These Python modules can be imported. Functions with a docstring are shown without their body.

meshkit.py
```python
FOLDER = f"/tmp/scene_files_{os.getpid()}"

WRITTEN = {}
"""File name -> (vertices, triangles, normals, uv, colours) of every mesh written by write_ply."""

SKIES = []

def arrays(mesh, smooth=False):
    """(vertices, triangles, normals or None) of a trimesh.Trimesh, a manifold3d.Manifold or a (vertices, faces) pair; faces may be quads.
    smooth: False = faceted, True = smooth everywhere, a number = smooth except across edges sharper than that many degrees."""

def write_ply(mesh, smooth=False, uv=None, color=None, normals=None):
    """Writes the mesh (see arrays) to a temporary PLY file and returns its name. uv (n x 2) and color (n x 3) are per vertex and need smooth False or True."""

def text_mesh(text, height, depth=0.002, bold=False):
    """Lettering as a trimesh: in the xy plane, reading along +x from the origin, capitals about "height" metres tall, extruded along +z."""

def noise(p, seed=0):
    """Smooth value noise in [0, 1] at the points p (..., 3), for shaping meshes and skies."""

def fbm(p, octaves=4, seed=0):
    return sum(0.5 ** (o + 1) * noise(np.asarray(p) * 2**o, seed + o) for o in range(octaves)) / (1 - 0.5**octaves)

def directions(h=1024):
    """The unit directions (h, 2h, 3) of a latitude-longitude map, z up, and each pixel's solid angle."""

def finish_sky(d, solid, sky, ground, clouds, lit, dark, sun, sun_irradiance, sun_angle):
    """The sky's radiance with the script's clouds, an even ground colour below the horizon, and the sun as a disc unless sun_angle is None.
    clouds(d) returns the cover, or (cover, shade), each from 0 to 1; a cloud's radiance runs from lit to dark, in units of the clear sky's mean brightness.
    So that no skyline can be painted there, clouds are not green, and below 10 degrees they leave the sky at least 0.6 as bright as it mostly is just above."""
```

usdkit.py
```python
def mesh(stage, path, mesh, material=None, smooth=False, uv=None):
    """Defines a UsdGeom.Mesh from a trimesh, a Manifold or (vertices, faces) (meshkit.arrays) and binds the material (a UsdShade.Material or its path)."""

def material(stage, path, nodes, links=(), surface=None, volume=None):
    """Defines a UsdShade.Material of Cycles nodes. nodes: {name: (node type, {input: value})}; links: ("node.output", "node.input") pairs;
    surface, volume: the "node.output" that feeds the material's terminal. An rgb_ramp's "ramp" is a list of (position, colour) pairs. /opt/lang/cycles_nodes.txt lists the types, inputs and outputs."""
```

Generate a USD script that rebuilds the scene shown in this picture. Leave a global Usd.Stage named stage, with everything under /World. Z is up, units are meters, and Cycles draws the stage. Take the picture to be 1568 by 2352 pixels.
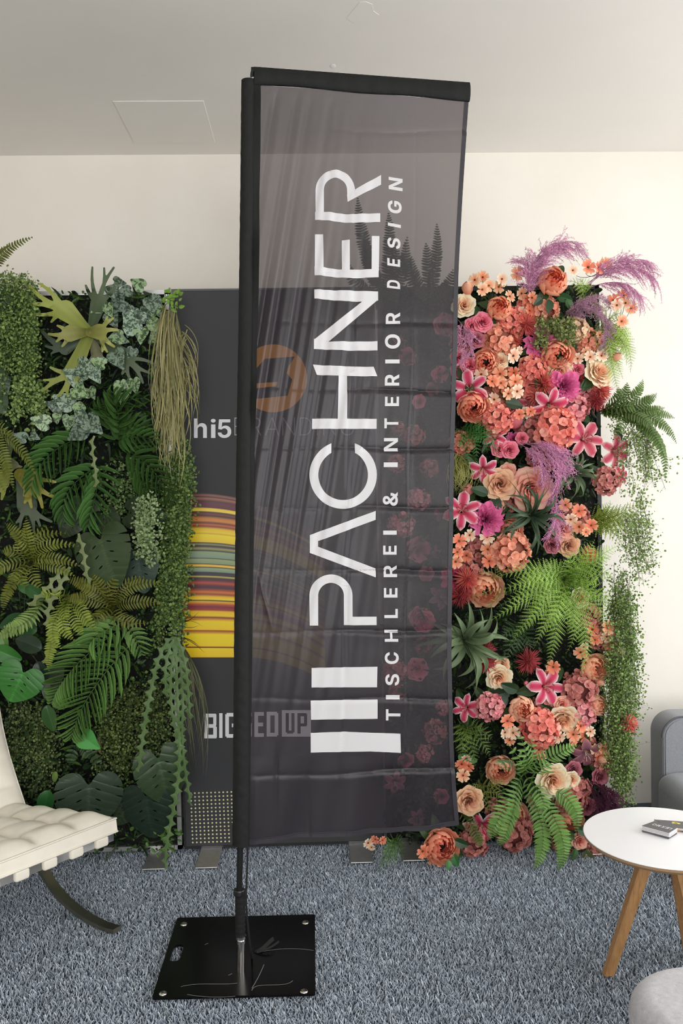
import math, random
import numpy as np
import trimesh, shapely, usdkit, meshkit
from shapely.geometry import Polygon, LineString, Point, box as sbox
from shapely.ops import unary_union
from shapely import affinity
from pxr import Usd, UsdGeom, UsdLux, UsdShade, Gf, Sdf, Vt

stage = Usd.Stage.CreateInMemory()
UsdGeom.SetStageUpAxis(stage, UsdGeom.Tokens.z)
UsdGeom.SetStageMetersPerUnit(stage, 1.0)
world = UsdGeom.Xform.Define(stage, '/World')
stage.SetDefaultPrim(world.GetPrim())
UsdGeom.Scope.Define(stage, '/World/Looks')

# ------------------------------------------------------------------ camera
EXPOSURE = 0.0
CAM = np.array([0.0, 0.0, 1.5]); FP = 2000.0           # eye; focal length in photo pixels (picture 1568 x 2352)
yaw, pitch, roll = (math.radians(x) for x in (1.9, 1.39, 1.1))
FWD = np.array([math.sin(yaw)*math.cos(pitch), math.cos(yaw)*math.cos(pitch), -math.sin(pitch)])
R0 = np.array([math.cos(yaw), -math.sin(yaw), 0.0]); U0 = np.cross(R0, FWD)
RIGHT = math.cos(roll)*R0 - math.sin(roll)*U0; UP = math.sin(roll)*R0 + math.cos(roll)*U0
cam = UsdGeom.Camera.Define(stage, '/World/camera')
cam.AddTransformOp().Set(Gf.Matrix4d(*RIGHT, 0, *UP, 0, *(-FWD), 0, *CAM, 1))
cam.CreateHorizontalApertureAttr(36.0); cam.CreateVerticalApertureAttr(54.0)
cam.CreateFocalLengthAttr(36.0*FP/1568); cam.CreateClippingRangeAttr(Gf.Vec2f(0.05, 100))
cam.CreateExposureAttr(EXPOSURE)

# ------------------------------------------------------------------ daylight
def rect_light(name, loc, target, w, h, inten, col):
    l = UsdLux.RectLight.Define(stage, '/World/' + name)
    z = np.array(loc, float) - np.array(target, float); z /= np.linalg.norm(z)
    x = np.cross([0, 0, 1], z); x /= np.linalg.norm(x); y = np.cross(z, x)
    l.AddTransformOp().Set(Gf.Matrix4d(*x, 0, *y, 0, *z, 0, *loc, 1))
    l.CreateWidthAttr(w); l.CreateHeightAttr(h); l.CreateIntensityAttr(inten); l.CreateColorAttr(Gf.Vec3f(*col))
    return l
dome = UsdLux.DomeLight.Define(stage, '/World/sky')
dome.CreateIntensityAttr(0.5); dome.CreateColorAttr(Gf.Vec3f(0.86, 0.93, 1.0))
# daylight entering through the two glazed sides of the room (openings are built in the walls below)
rect_light('window_daylight_right', (2.86, 1.85, 1.62), (0, 1.95, 1.3), 3.3, 2.3, 2.45, (1.0, 0.97, 0.92))
rect_light('window_daylight_front', (0.6, -2.95, 1.7), (0.4, 3, 1.45), 4.8, 2.5, 4.15, (1.0, 0.975, 0.94))

# ------------------------------------------------------------------ measuring: from a pixel of the photo to a point on a known plane of the room
def ray(px, py): return RIGHT*(px-784)/FP + UP*(1176-py)/FP + FWD
def on_y(px, py, y):
    d = ray(px, py); return CAM + d*(y-CAM[1])/d[1]
def on_z(px, py, z=0.0):
    d = ray(px, py); return CAM + d*(z-CAM[2])/d[2]
def on_plane(px, py, P, n):
    d = ray(px, py); return CAM + d*np.dot(P-CAM, n)/np.dot(d, n)
def L(*c):                                              # sRGB 0-255 -> linear
    c = np.array(c, float)/255
    return np.where(c <= 0.04045, c/12.92, ((c+0.055)/1.055)**2.4)

# ------------------------------------------------------------------ helpers
used = {}
def free_path(parent, name):
    k = (parent, name); n = used.get(k, 0); used[k] = n+1
    return f'{parent}/{name}' if n == 0 else f'{parent}/{name}_{n:03d}'
def ppath(p):
    if p is None: return '/World'
    if isinstance(p, str): return p
    return str(p.GetPath())
def tag(prim, label=None, cat=None, group=None, kind=None):
    p = prim.GetPrim() if hasattr(prim, 'GetPrim') else prim
    for k, v in (('label', label), ('category', cat), ('group', group), ('kind', kind)):
        if v: p.SetCustomDataByKey(k, v)
    return p
def mat4(X, Y, Z, loc): return Gf.Matrix4d(*map(float, X), 0, *map(float, Y), 0, *map(float, Z), 0, *map(float, loc), 1)
def xform(name, loc=(0, 0, 0), parent=None, M=None):
    x = UsdGeom.Xform.Define(stage, free_path(ppath(parent), name))
    x.AddTransformOp().Set(M if M is not None else Gf.Matrix4d(1, 0, 0, 0, 0, 1, 0, 0, 0, 0, 1, 0, *map(float, loc), 1))
    return x.GetPrim()
def thing(name, label, cat, loc=(0, 0, 0), group=None, M=None):
    return tag(xform(name, loc, None, M), label, cat, group)
def obj(name, m, mat, parent=None, smooth=False, uv=None, tint=None, kind=None, label=None):
    g = usdkit.mesh(stage, free_path(ppath(parent), name), m, mat, smooth, uv)
    if tint is not None:
        UsdGeom.PrimvarsAPI(g).CreatePrimvar('tint', Sdf.ValueTypeNames.Color3fArray, 'vertex').Set(Vt.Vec3fArray.FromNumpy(np.asarray(tint, np.float32)))
    if kind or label: tag(g, label=label, kind=kind)
    g.CreateDoubleSidedAttr(True)
    return g.GetPrim()
class MB:                                               # collects pieces of ONE mesh
    def __init__(s): s.v = []; s.f = []; s.c = []; s.n = 0
    def add(s, v, f, c=(0.5, 0.5, 0.5)):
        v = np.asarray(v, float); f = np.asarray(f, int)
        if f.shape[1] == 4: f = np.vstack([f[:, [0, 1, 2]], f[:, [0, 2, 3]]])
        s.v.append(v); s.f.append(f+s.n); s.n += len(v)
        c = np.asarray(c, float); s.c.append(np.broadcast_to(c, (len(v), 3)))
    def tm(s, m, c=(0.5, 0.5, 0.5)): s.add(m.vertices, m.faces, c)
    def arr(s): return np.vstack(s.v), np.vstack(s.f), np.vstack(s.c)
    def build(s, name, mat, parent=None, origin=(0, 0, 0), smooth=False, **kw):
        v, f, c = s.arr()
        return obj(name, (v-np.asarray(origin), f), mat, parent, smooth, tint=c if smooth in (False, True) else None, **kw)
def bx(x0, x1, y0, y1, z0, z1):
    m = trimesh.creation.box([x1-x0, y1-y0, z1-z0]); m.apply_translation([(x0+x1)/2, (y0+y1)/2, (z0+z1)/2]); return m
def rbox(x0, x1, y0, y1, z0, z1, r=0.004, seg=8):       # box with rounded edges (hull of spheres)
    import manifold3d as m3
    s = m3.Manifold.sphere(r, seg)
    pts = [s.translate((x, y, z)) for x in (x0+r, x1-r) for y in (y0+r, y1-r) for z in (z0+r, z1-r)]
    m = m3.Manifold.batch_hull(pts).to_mesh()
    return trimesh.Trimesh(m.vert_properties[:, :3], m.tri_verts)
def cat(ms): return trimesh.util.concatenate(ms)
def tube(p, r, sides=8, cap=True):                      # polyline -> tube, radius constant or per point
    p = np.asarray(p, float); r = np.broadcast_to(r, (len(p),))
    t = np.gradient(p, axis=0); t /= np.linalg.norm(t, axis=1, keepdims=True)+1e-12
    a = np.cross(t, np.where(np.abs(t[:, 2:]) < 0.9, [0, 0, 1.0], [1.0, 0, 0])); a /= np.linalg.norm(a, axis=1, keepdims=True)+1e-12
    for i in range(1, len(a)):
        if a[i] @ a[i-1] < 0: a[i] = -a[i]
    b = np.cross(t, a); an = np.arange(sides)*2*math.pi/sides
    v = p[:, None]+r[:, None, None]*(np.cos(an)[None, :, None]*a[:, None]+np.sin(an)[None, :, None]*b[:, None])
    i, j = np.meshgrid(np.arange(len(p)-1), np.arange(sides), indexing='ij')
    q = np.stack([i*sides+j, i*sides+(j+1) % sides, (i+1)*sides+(j+1) % sides, (i+1)*sides+j], -1).reshape(-1, 4)
    f = np.vstack([q[:, [0, 1, 2]], q[:, [0, 2, 3]]]); v = v.reshape(-1, 3)
    if cap:
        n = len(v); v = np.vstack([v, p[:1], p[-1:]])
        c0 = [[n, (k+1) % sides, k] for k in range(sides)]; o = (len(p)-1)*sides
        c1 = [[n+1, o+k, o+(k+1) % sides] for k in range(sides)]
        f = np.vstack([f, c0, c1])
    return trimesh.Trimesh(v, f, process=False)
def spline(pts, n=24):
    from scipy.interpolate import CubicSpline
    p = np.asarray(pts, float); d = np.r_[0, np.cumsum(np.linalg.norm(np.diff(p, axis=0), axis=1))]
    return CubicSpline(d, p)(np.linspace(0, d[-1], n))
def grid_faces(nu, nv):                                 # vertices indexed i*nv+j
    i, j = np.meshgrid(np.arange(nu-1), np.arange(nv-1), indexing='ij')
    return np.stack([i*nv+j, (i+1)*nv+j, (i+1)*nv+j+1, i*nv+j+1], -1).reshape(-1, 4)
def extrude(poly, h): return trimesh.creation.extrude_polygon(poly, h, engine='earcut')
def fill2d(poly, maxedge):                              # polygon(s) -> flat triangles, finely divided
    out = []
    for g in getattr(poly, 'geoms', [poly]):
        if g.is_empty or g.area <= 0: continue
        v, f = trimesh.creation.triangulate_polygon(g, engine='earcut')
        v3 = np.c_[v, np.zeros(len(v))]
        v3, f = trimesh.remesh.subdivide_to_size(v3, f, maxedge, max_iter=12)
        out.append(trimesh.Trimesh(v3, f, process=False))
    m = cat(out); m.merge_vertices()
    return np.array(m.vertices)[:, :2], np.array(m.faces)

# ------------------------------------------------------------------ materials
def material(name, nodes, links=(), surface='p.BSDF', **kw): return usdkit.material(stage, '/World/Looks/'+name, nodes, links, surface=surface, **kw)
def plain(name, col, rough=0.5, metal=0.0, **kw):
    return material(name, {'p': ('principled_bsdf', {'base_color': tuple(col), 'roughness': rough, 'metallic': metal, **kw})})
def mottled(name, c0, c1, scale, rough=0.7, bump=0.0, bscale=None, dist=0.002, detail=4, **kw):
    nodes = {'g': ('texture_coordinate', {}), 'n': ('noise_texture', {'scale': scale, 'detail': detail}), 'r': ('rgb_ramp', {'ramp': [(0.3, tuple(c0)), (0.7, tuple(c1))]}),
             'p': ('principled_bsdf', {'roughness': rough, **kw})}
    links = [('g.object', 'n.vector'), ('n.fac', 'r.fac'), ('r.color', 'p.base_color')]
    if bump:
        nodes['n2'] = ('noise_texture', {'scale': bscale or scale, 'detail': 3}); nodes['b'] = ('bump', {'strength': bump, 'distance': dist})
        links += [('g.object', 'n2.vector'), ('n2.fac', 'b.height'), ('b.normal', 'p.normal')]
    return material(name, nodes, links)
def tinted(name, rough, transl=0.25, spec=0.5, sheen=0.0):          # plant tissue: own colour per vertex, part of the light passes through
    nodes = {'t': ('attribute', {'attribute': 'tint'}), 'p': ('principled_bsdf', {'roughness': rough, 'specular_ior_level': spec, 'sheen_weight': sheen})}
    links = [('t.color', 'p.base_color')]
    if not transl: return material(name, nodes, links)
    nodes['tr'] = ('translucent_bsdf', {}); nodes['m'] = ('mix_closure', {'fac': transl})
    links += [('t.color', 'tr.color'), ('p.BSDF', 'm.closure1'), ('tr.BSDF', 'm.closure2')]
    return material(name, nodes, links, surface='m.closure')
M = {}
M['wall'] = mottled('wall_paint', L(231, 226, 216), L(236, 231, 222), 3, 0.85, 0.12, 260, 0.0015)
M['ceiling'] = mottled('ceiling_paint', L(240, 236, 230), L(244, 240, 234), 2, 0.9, 0.10, 200, 0.0015)
M['leaf'] = tinted('leaf_matt', 0.45, 0.22, 0.4)
M['gloss_leaf'] = tinted('leaf_gloss', 0.36, 0.12, 0.38)
M['petal'] = tinted('petal_cloth', 0.75, 0.30, 0.25)
M['tinted'] = tinted('tinted_solid', 0.6, 0.0, 0.4)
M['black_metal'] = plain('black_coated_metal', L(22, 22, 24), 0.35)
M['chrome'] = plain('polished_chrome', (0.75, 0.74, 0.72), 0.12, 1.0)
M['alu'] = mottled('brushed_aluminium', (0.52, 0.52, 0.51), (0.60, 0.60, 0.59), 60, 0.42, 0, metallic=0.85)
M['panel_grey'] = mottled('anthracite_print', L(51, 52, 55), L(54, 55, 58), 300, 0.62)
# ------------------------------------------------------------------ the room
PY = 3.648                                              # front face of the display panels
WALLY = 4.065; ZC = 3.06; XL, XR, YF = -3.4, 2.9, -3.0
def struct(name, m, mat, parent=None, **kw):
    p = obj(name, m, mat, parent, **kw)
    if parent is None: tag(p, kind='structure')
    return p
floor = struct('floor', bx(XL, XR, YF, WALLY, -0.08, -0.014), mottled('carpet_backing', L(52, 58, 66), L(70, 77, 86), 60, 0.95, 0.5, 90, 0.004))
ceiling = struct('ceiling', bx(XL, XR, YF, WALLY+0.1, ZC, ZC+0.1), M['ceiling'])
hq = [on_z(x, y, ZC) for x, y in ((267, 232), (473, 232), (489, 327), (300, 327))]
hx0, hx1 = (hq[0][0]+hq[3][0])/2, (hq[1][0]+hq[2][0])/2; hy0, hy1 = hq[0][1], hq[2][1]
obj('access_panel', rbox(hx0, hx1, hy0, hy1, ZC-0.002, ZC+0.01, 0.0012), M['ceiling'], ceiling, label='flush access hatch painted like the ceiling')
c_ = on_z(832, 34, ZC)
rs = np.random.RandomState(4)
pp = Polygon([(c_[0]+(0.035+0.02*rs.rand())*math.cos(a), c_[1]+(0.05+0.03*rs.rand())*math.sin(a)) for a in np.linspace(0, 2*math.pi, 14)[:-1]])
pm = extrude(pp, 0.003); pm.apply_translation([0, 0, ZC-0.0007])
obj('plaster_patch', pm, M['ceiling'], ceiling, label='rough patch of filler on the ceiling')
c_ = on_z(764, 152, ZC); pm = trimesh.creation.icosphere(2, 1.0); pm.apply_scale([0.011, 0.016, 0.0016]); pm.apply_translation([c_[0], c_[1], ZC])
obj('plaster_patch', pm, M['ceiling'], ceiling, label='small blob of filler on the ceiling')
struct('wall_back', bx(XL, XR, WALLY, WALLY+0.1, -0.08, ZC), M['wall'])
struct('wall_left', bx(XL-0.1, XL, YF, WALLY+0.1, -0.08, ZC), M['wall'])
def wall_with_hole(axis, c, a0, a1, h0, h1, z0, z1):    # wall at x=c (axis 'x') or y=c with an opening a in h0..h1, z in z0..z1
    parts = []
    for (p, q, r, s) in ((a0, h0, -0.08, ZC), (h1, a1, -0.08, ZC), (h0, h1, -0.08, z0), (h0, h1, z1, ZC)):
        parts.append(bx(c, c+0.1, p, q, r, s) if axis == 'x' else bx(p, q, c-0.1, c, r, s))
    return cat(parts)
struct('wall_right', wall_with_hole('x', XR, YF, WALLY+0.1, 0.15, 3.55, 0.45, 2.8), M['wall'])
struct('wall_front', wall_with_hole('y', YF, XL, XR, -1.9, 2.75, 0.4, 2.95), M['wall'])
white_frame = plain('white_window_frame', L(235, 235, 233), 0.4)
def window_frame(name, axis, c, h0, h1, z0, z1, n):
    w = tag(xform(name), kind='structure')
    for k in range(n+1):
        t = h0+(h1-h0)*k/n
        m = bx(c+0.02, c+0.08, t-0.03, t+0.03, z0, z1) if axis == 'x' else bx(t-0.03, t+0.03, c-0.08, c-0.02, z0, z1)
        obj('mullion', m, white_frame, w)
    for z in (z0+0.03, z1-0.03):
        m = bx(c+0.02, c+0.08, h0, h1, z-0.03, z+0.03) if axis == 'x' else bx(h0, h1, c-0.08, c-0.02, z-0.03, z+0.03)
        obj('rail', m, white_frame, w)
window_frame('window_1', 'x', XR, 0.15, 3.55, 0.45, 2.8, 3)
window_frame('window_2', 'y', YF, -1.9, 2.75, 0.4, 2.95, 4)

# carpet pile: tufts of bent yarn; a few tiles of tufts repeated over the part of the floor in view
def pile_tile(seed, n=1500, s=0.26):
    r = np.random.RandomState(seed); mb = MB()
    g = int(math.sqrt(n)); ij = np.stack(np.meshgrid(np.arange(g), np.arange(g)), -1).reshape(-1, 2)
    P = (ij+0.5+r.uniform(-0.45, 0.45, (len(ij), 2)))/g*s-s/2
    a = r.uniform(0, 2*math.pi, len(P)); lean = r.uniform(0.004, 0.011, len(P)); h = r.uniform(0.009, 0.0165, len(P)); w = r.uniform(0.0013, 0.0023, len(P))
    d = np.c_[np.cos(a), np.sin(a), 0*a]; q = np.c_[-np.sin(a), np.cos(a), 0*a]
    b = np.c_[P, np.full(len(P), -0.0145)]
    rows = []
    for t, ww, zz in ((0, 1.0, 0.0), (0.45, 1.15, 0.62), (1.0, 0.55, 1.0)):
        c = b+d*(lean*t)[:, None]; c[:, 2] += h*zz
        for ang in (0, 2.1, 4.2): rows.append(c+(w*ww*math.cos(ang))[:, None]*q+(w*ww*math.sin(ang)*0.8)[:, None]*d)
    V = np.stack(rows, 1); k = np.arange(len(P))[:, None, None]*9
    F = []
    for l in (0, 3):
        for s_ in range(3):
            e = (s_+1) % 3; F += [[l+s_, l+e, l+3+e], [l+s_, l+3+e, l+3+s_]]
    F.append([6, 7, 8])
    F = (np.array(F)[None]+k).reshape(-1, 3)
    tone = r.uniform(0.75, 1.25, (len(P), 1, 1)); base = np.array([0.0, 0.6, 1.0]).repeat(3)[None, :, None]
    mix = (r.rand(len(P), 1, 1) < 0.45)
    col = np.where(mix, L(188, 198, 209), L(142, 153, 166))[..., :]*tone
    col = np.broadcast_to(col, (len(P), 9, 3))
    return V.reshape(-1, 3), F, col.reshape(-1, 3)
yarn = tinted('carpet_yarn', 0.9, 0.0, 0.15, 0.3)
pi = UsdGeom.PointInstancer.Define(stage, str(floor.GetPath())+'/carpet_pile')
tag(pi, label='grey-blue shaggy carpet pile', kind='stuff')
for k in range(3):
    v, f, c = pile_tile(50+k); p = obj('tuft_tile', (v, f), yarn, str(pi.GetPath()), tint=c); pi.CreatePrototypesRel().AddTarget(p.GetPath())
rs = np.random.RandomState(7); pos = []; ori = []; idx = []
for x in np.arange(-1.75, 2.3, 0.25):
    for y in np.arange(2.05, 4.0, 0.25):
        pos.append((x, y+0.02, 0)); a = rs.randint(4)*math.pi/4; ori.append(Gf.Quath(math.cos(a), 0, 0, math.sin(a))); idx.append(rs.randint(3))
pi.CreatePositionsAttr(Vt.Vec3fArray([Gf.Vec3f(*map(float, p)) for p in pos])); pi.CreateOrientationsAttr(Vt.QuathArray(ori)); pi.CreateProtoIndicesAttr(Vt.IntArray([int(i) for i in idx]))

# ------------------------------------------------------------------ display panels
def foot(parent, x0, x1, y0):
    obj('foot', rbox(x0, x1, y0, PY+0.12, 0.004, 0.010, 0.0025), M['alu'], parent, smooth=40)
black = thing('display_panel', 'tall anthracite advertising panel with printed stripes and white lettering behind the banner', 'display panel', (-0.145, PY, 0))
o_ = np.array([-0.145, PY, 0])
def local(m, o): m = m.copy(); m.apply_translation(-np.asarray(o)); return m
bx0, bx1, bz1 = -0.562, 0.272, 2.345
obj('panel', local(rbox(bx0, bx1, PY, PY+0.06, 0.012, bz1, 0.003), o_), M['panel_grey'], black, smooth=40)
ef = plain('dark_anodised_edge', L(88, 88, 90), 0.3, 0.8)
for (a, b, c, d, e, f) in ((bx0-0.004, bx0+0.004, PY-0.003, PY+0.063, 0.008, bz1+0.003), (bx1-0.004, bx1+0.004, PY-0.003, PY+0.063, 0.008, bz1+0.003),
                           (bx0+0.004, bx1-0.004, PY-0.003, PY+0.063, bz1-0.005, bz1+0.003), (bx0+0.004, bx1-0.004, PY-0.003, PY+0.063, 0.008, 0.018)):
    obj('frame_edge', local(bx(a, b, c, d, e, f), o_), ef, black)
for (a, b) in ((-0.497, -0.408), (0.124, 0.214)): foot_ = obj('foot', local(rbox(a, b, 3.457, PY+0.12, 0.003, 0.009, 0.0025), o_), M['alu'], black, smooth=40)
# flat print on the panel: outlines traced in photo pixels, laid on the panel's face
def face_print(poly, name, mat, maxedge=40, off=0.0012, parent=black, o=o_, label=None):
    v, f = fill2d(poly, maxedge)
    P = np.array([on_y(x, y, PY-off) for x, y in v])
    return obj(name, (P-o, f[:, ::-1]), mat, parent, label=label)
white_ink = plain('white_ink', L(226, 227, 230), 0.5)
grey_ink = plain('pale_grey_ink', L(150, 152, 158), 0.5)
orange_ink = plain('orange_ink', L(214, 148, 66), 0.5)
def glyph(ch, weight=400, size=96):
    """Outline of a character as a polygon, capital height 70, drawn with the lettering font through meshkit's method."""
    import glob
    from PIL import Image, ImageDraw, ImageFont
    fnt = ImageFont.truetype(glob.glob('/opt/blender-*/*/datafiles/fonts/Inter.woff2')[0], 384)
    try: fnt.set_variation_by_axes([14, weight])
    except Exception: pass
    x0, y0, x1, y1 = fnt.getbbox(ch, anchor='ls')
    im = Image.new('L', (x1-x0+16, y1-y0+16)); ImageDraw.Draw(im).text((8-x0, 8-y0), ch, 255, fnt, anchor='ls')
    on = np.pad(np.asarray(im) > 127, ((0, 0), (1, 1))).astype(np.int8)
    rows, st = np.nonzero(np.diff(on, axis=1) == 1); en = np.nonzero(np.diff(on, axis=1) == -1)[1]
    sh = unary_union([sbox(s, -r-1, e, -r) for s, e, r in zip(st, en, rows)]).buffer(1.5).buffer(-1.5).simplify(1.2)
    return affinity.affine_transform(sh, [0.25, 0, 0, 0.25, 0, (8-y0)*0.25])     # baseline at y=0, left edge about x=2
def put(ch, x0, y0, x1, y1, weight=400, slant=0.0, rot=False):
    """The character fitted into the photo box x0..x1, y0..y1 (y grows downwards). rot: reading upwards, its top to the left."""
    g = glyph(ch, weight) if ch != 'I' else sbox(0, 0, 14, 70)
    if slant: g = affinity.skew(g, xs=slant, origin=(0, 0))
    a, b, c, d = g.bounds; g = affinity.affine_transform(g, [1/(c-a), 0, 0, 1/(d-b), -a/(c-a), -b/(d-b)])
    if not rot: return affinity.affine_transform(g, [x1-x0, 0, 0, -(y1-y0), x0, y1])
    return affinity.affine_transform(g, [0, -(x1-x0), -(y1-y0), 0, x1, y1])
def tiltp(g, s=0.0): return affinity.affine_transform(g, [1, 0, -s, 1, 0, s*500])
for ch, a, b, y0 in (('h', 445, 475, 961), ('i', 484, 495, 962), ('5', 500, 531, 963)):
    face_print(put(ch, a, y0, b, 1006, 700), 'letter', white_ink)
for ch, a, b in (('B', 538, 562), ('R', 572, 600), ('A', 608, 641), ('N', 648, 677), ('D', 688, 715), ('I', 727, 730), ('N', 742, 771), ('G', 781, 813)):
    face_print(put(ch, a, 959, b, 1000, 200), 'letter', grey_ink)
emb = Polygon([(608, 824), (677, 819), (662, 842), (658, 857), (671, 872), (660, 909), (579, 917), (579, 893), (634, 887), (638, 877), (579, 881), (584, 852)])
disc = Point(627, 869).buffer(78, 40)
face_print(disc.difference(emb), 'logo_disc', orange_ink, label='round orange logo with a dark angular figure')
def rect_letters(spec): return unary_union([sbox(*s) for s in spec])
def blk(ch, x0, x1, y0=1639, y1=1696, s=8.5):
    m = (y0+y1)/2; h = s/2
    R = {'B': [(x0, y0, x0+s, y1), (x0, y0, x1-2, y0+s), (x0, m-h, x1-2, m+h), (x0, y1-s, x1-1, y1), (x1-s, y0+2, x1-1, m-2), (x1-s, m+2, x1, y1-2)],
         'I': [(x0, y0, x1, y1)],
         'G': [(x0, y0+3, x0+s, y1-3), (x0+3, y0, x1, y0+s), (x0+3, y1-s, x1-2, y1), (x1-s, m, x1, y1-2), (x0+15, m-h, x1, m+h)],
         'E': [(x0, y0, x0+s, y1), (x0, y0, x1, y0+s), (x0, m-h, x1-2, m+h), (x0, y1-s, x1, y1)],
         'D': [(x0, y0, x0+s, y1), (x0, y0, x1-3, y0+s), (x0, y1-s, x1-3, y1), (x1-s, y0+3, x1, y1-3)],
         'U': [(x0, y0, x0+s, y1-3), (x1-s, y0, x1, y1-3), (x0+3, y1-s, x1-3, y1)],
         'P': [(x0, y0, x0+s, y1), (x0, y0, x1-2, y0+s), (x0, m, x1-2, m+s), (x1-s, y0+2, x1, m+s-2)]}[ch]
    return rect_letters(R)
for ch, a, b in (('B', 469, 498), ('I', 503, 511), ('G', 517, 545), ('G', 550, 578), ('E', 584, 606), ('D', 612, 639)):
    face_print(blk(ch, a, b, 1639-(a-469)*0.03, 1696-(a-469)*0.03), 'letter', white_ink)
boxg = sbox(647, 1631, 714, 1692)
face_print(boxg.difference(blk('U', 656, 676, 1638, 1685, 7)).difference(blk('P', 683, 705, 1638, 1685, 7)), 'letter', white_ink, label='two letters cut out of a white block')
dots = MB()
dv, df = fill2d(Point(0, 0).buffer(2.0, 3), 20)
for r_ in range(14):
    for c_i in range(11 if r_ < 9 else 10):
        x = 438+c_i*9.3+r_*0.35; y = 1822+r_*8.7-c_i*0.30
        P = np.array([on_y(x+a, y+b, PY-0.001) for a, b in dv]); dots.add(P-o_, df[:, ::-1])
dots.build('dot_pattern', plain('cream_dots', L(222, 216, 168), 0.5), black, kind='stuff', label='grid of small cream dots')
# printed bundle of coloured stripes: a ribbon of bands curving down to the right
nu, nvv = 60, 3
tt = np.linspace(0, 1, nu)
def swoosh(u, v):
    x = 396+350*u
    top = 1133+0.0012*np.clip(x-452, 0, None)**2*1.0+0.00000002*np.clip(x-540, 0, None)**3
    bot = 1510+0.0016*np.clip(x-560, 0, None)**2
    return x, top+(bot-top)*v
sv = np.linspace(0, 1, 12); P = []; UV = []
for u in tt:
    for v in sv:
        x, y = swoosh(u, v); x = max(x, 419); P.append(on_y(x, y, PY-0.0012)-o_); UV.append((u, v))
stripes = [(0, '3a1f22'), (.012, 'a05a48'), (.02, '221a1e'), (.03, 'b06a50'), (.045, '4a2328'), (.06, '6b1f35'), (.085, '5c1a30'), (.09, 'f2b73a'), (.105, 'f6c95c'), (.112, '3c1d20'), (.125, '8a3a32'), (.135, '281b20'), (.15, 'd8862f'), (.165, 'e7923a'), (.178, '6a2027'), (.19, 'd5702c'), (.2, '8c1f2a'), (.215, 'f0b21e'), (.235, 'f4c41c'), (.245, 'e09a22'), (.25, 'f6cd12'), (.295, 'f2b814'), (.3, '2a2420'), (.31, '9aa06a'), (.318, '2c2228'), (.325, '5a342f'), (.335, 'a9ab70'), (.35, '1d2226'), (.355, '9caf84'), (.39, '87a58c'), (.395, '2a2c2c'), (.4, 'a6b27c'), (.425, '8fa77c'), (.43, '2b2a2a'), (.435, 'f2a64a'), (.442, 'f4bb52'), (.45, '1f2426'), (.455, 'a3b485'), (.475, '8aa388'), (.48, '2a2530'), (.5, '3b2a38'), (.505, 'c9b06a'), (.515, '33242e'), (.53, '64203a'), (.545, 'c8532f'), (.56, '6c1f38'), (.575, '3a2a33'), (.59, 'b8472c'), (.6, 'e2862e'), (.615, 'a63a28'), (.63, 'f0b01e'), (.645, 'f5c328'), (.652, '2a2222'), (.66, 'e8a52c'), (.675, 'c8562c'), (.69, '821f34'), (.71, 'b23a2b'), (.72, 'f0b020'), (.745, 'f3bd1c'), (.755, '8a2a22'), (.77, 'e8962a'), (.78, 'f4c410'), (.83, 'f2b91a'), (.835, 'a5521e'), (.845, 'd8811e'), (.86, 'f5c812'), (.93, 'f3c016'), (.935, 'c5741c'), (.94, '3a2218'), (.945, 'f4c216'), (1.0, 'f0b41c')]
sp, su = [], []
vv = [s[0] for s in stripes]; cc = [L(*bytes.fromhex(s[1])) for s in stripes]; cc = [c*np.array([1, 1.22, .7]) if c[0] > .55 and c[1] > .3 else c*.85 for c in cc]
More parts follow.
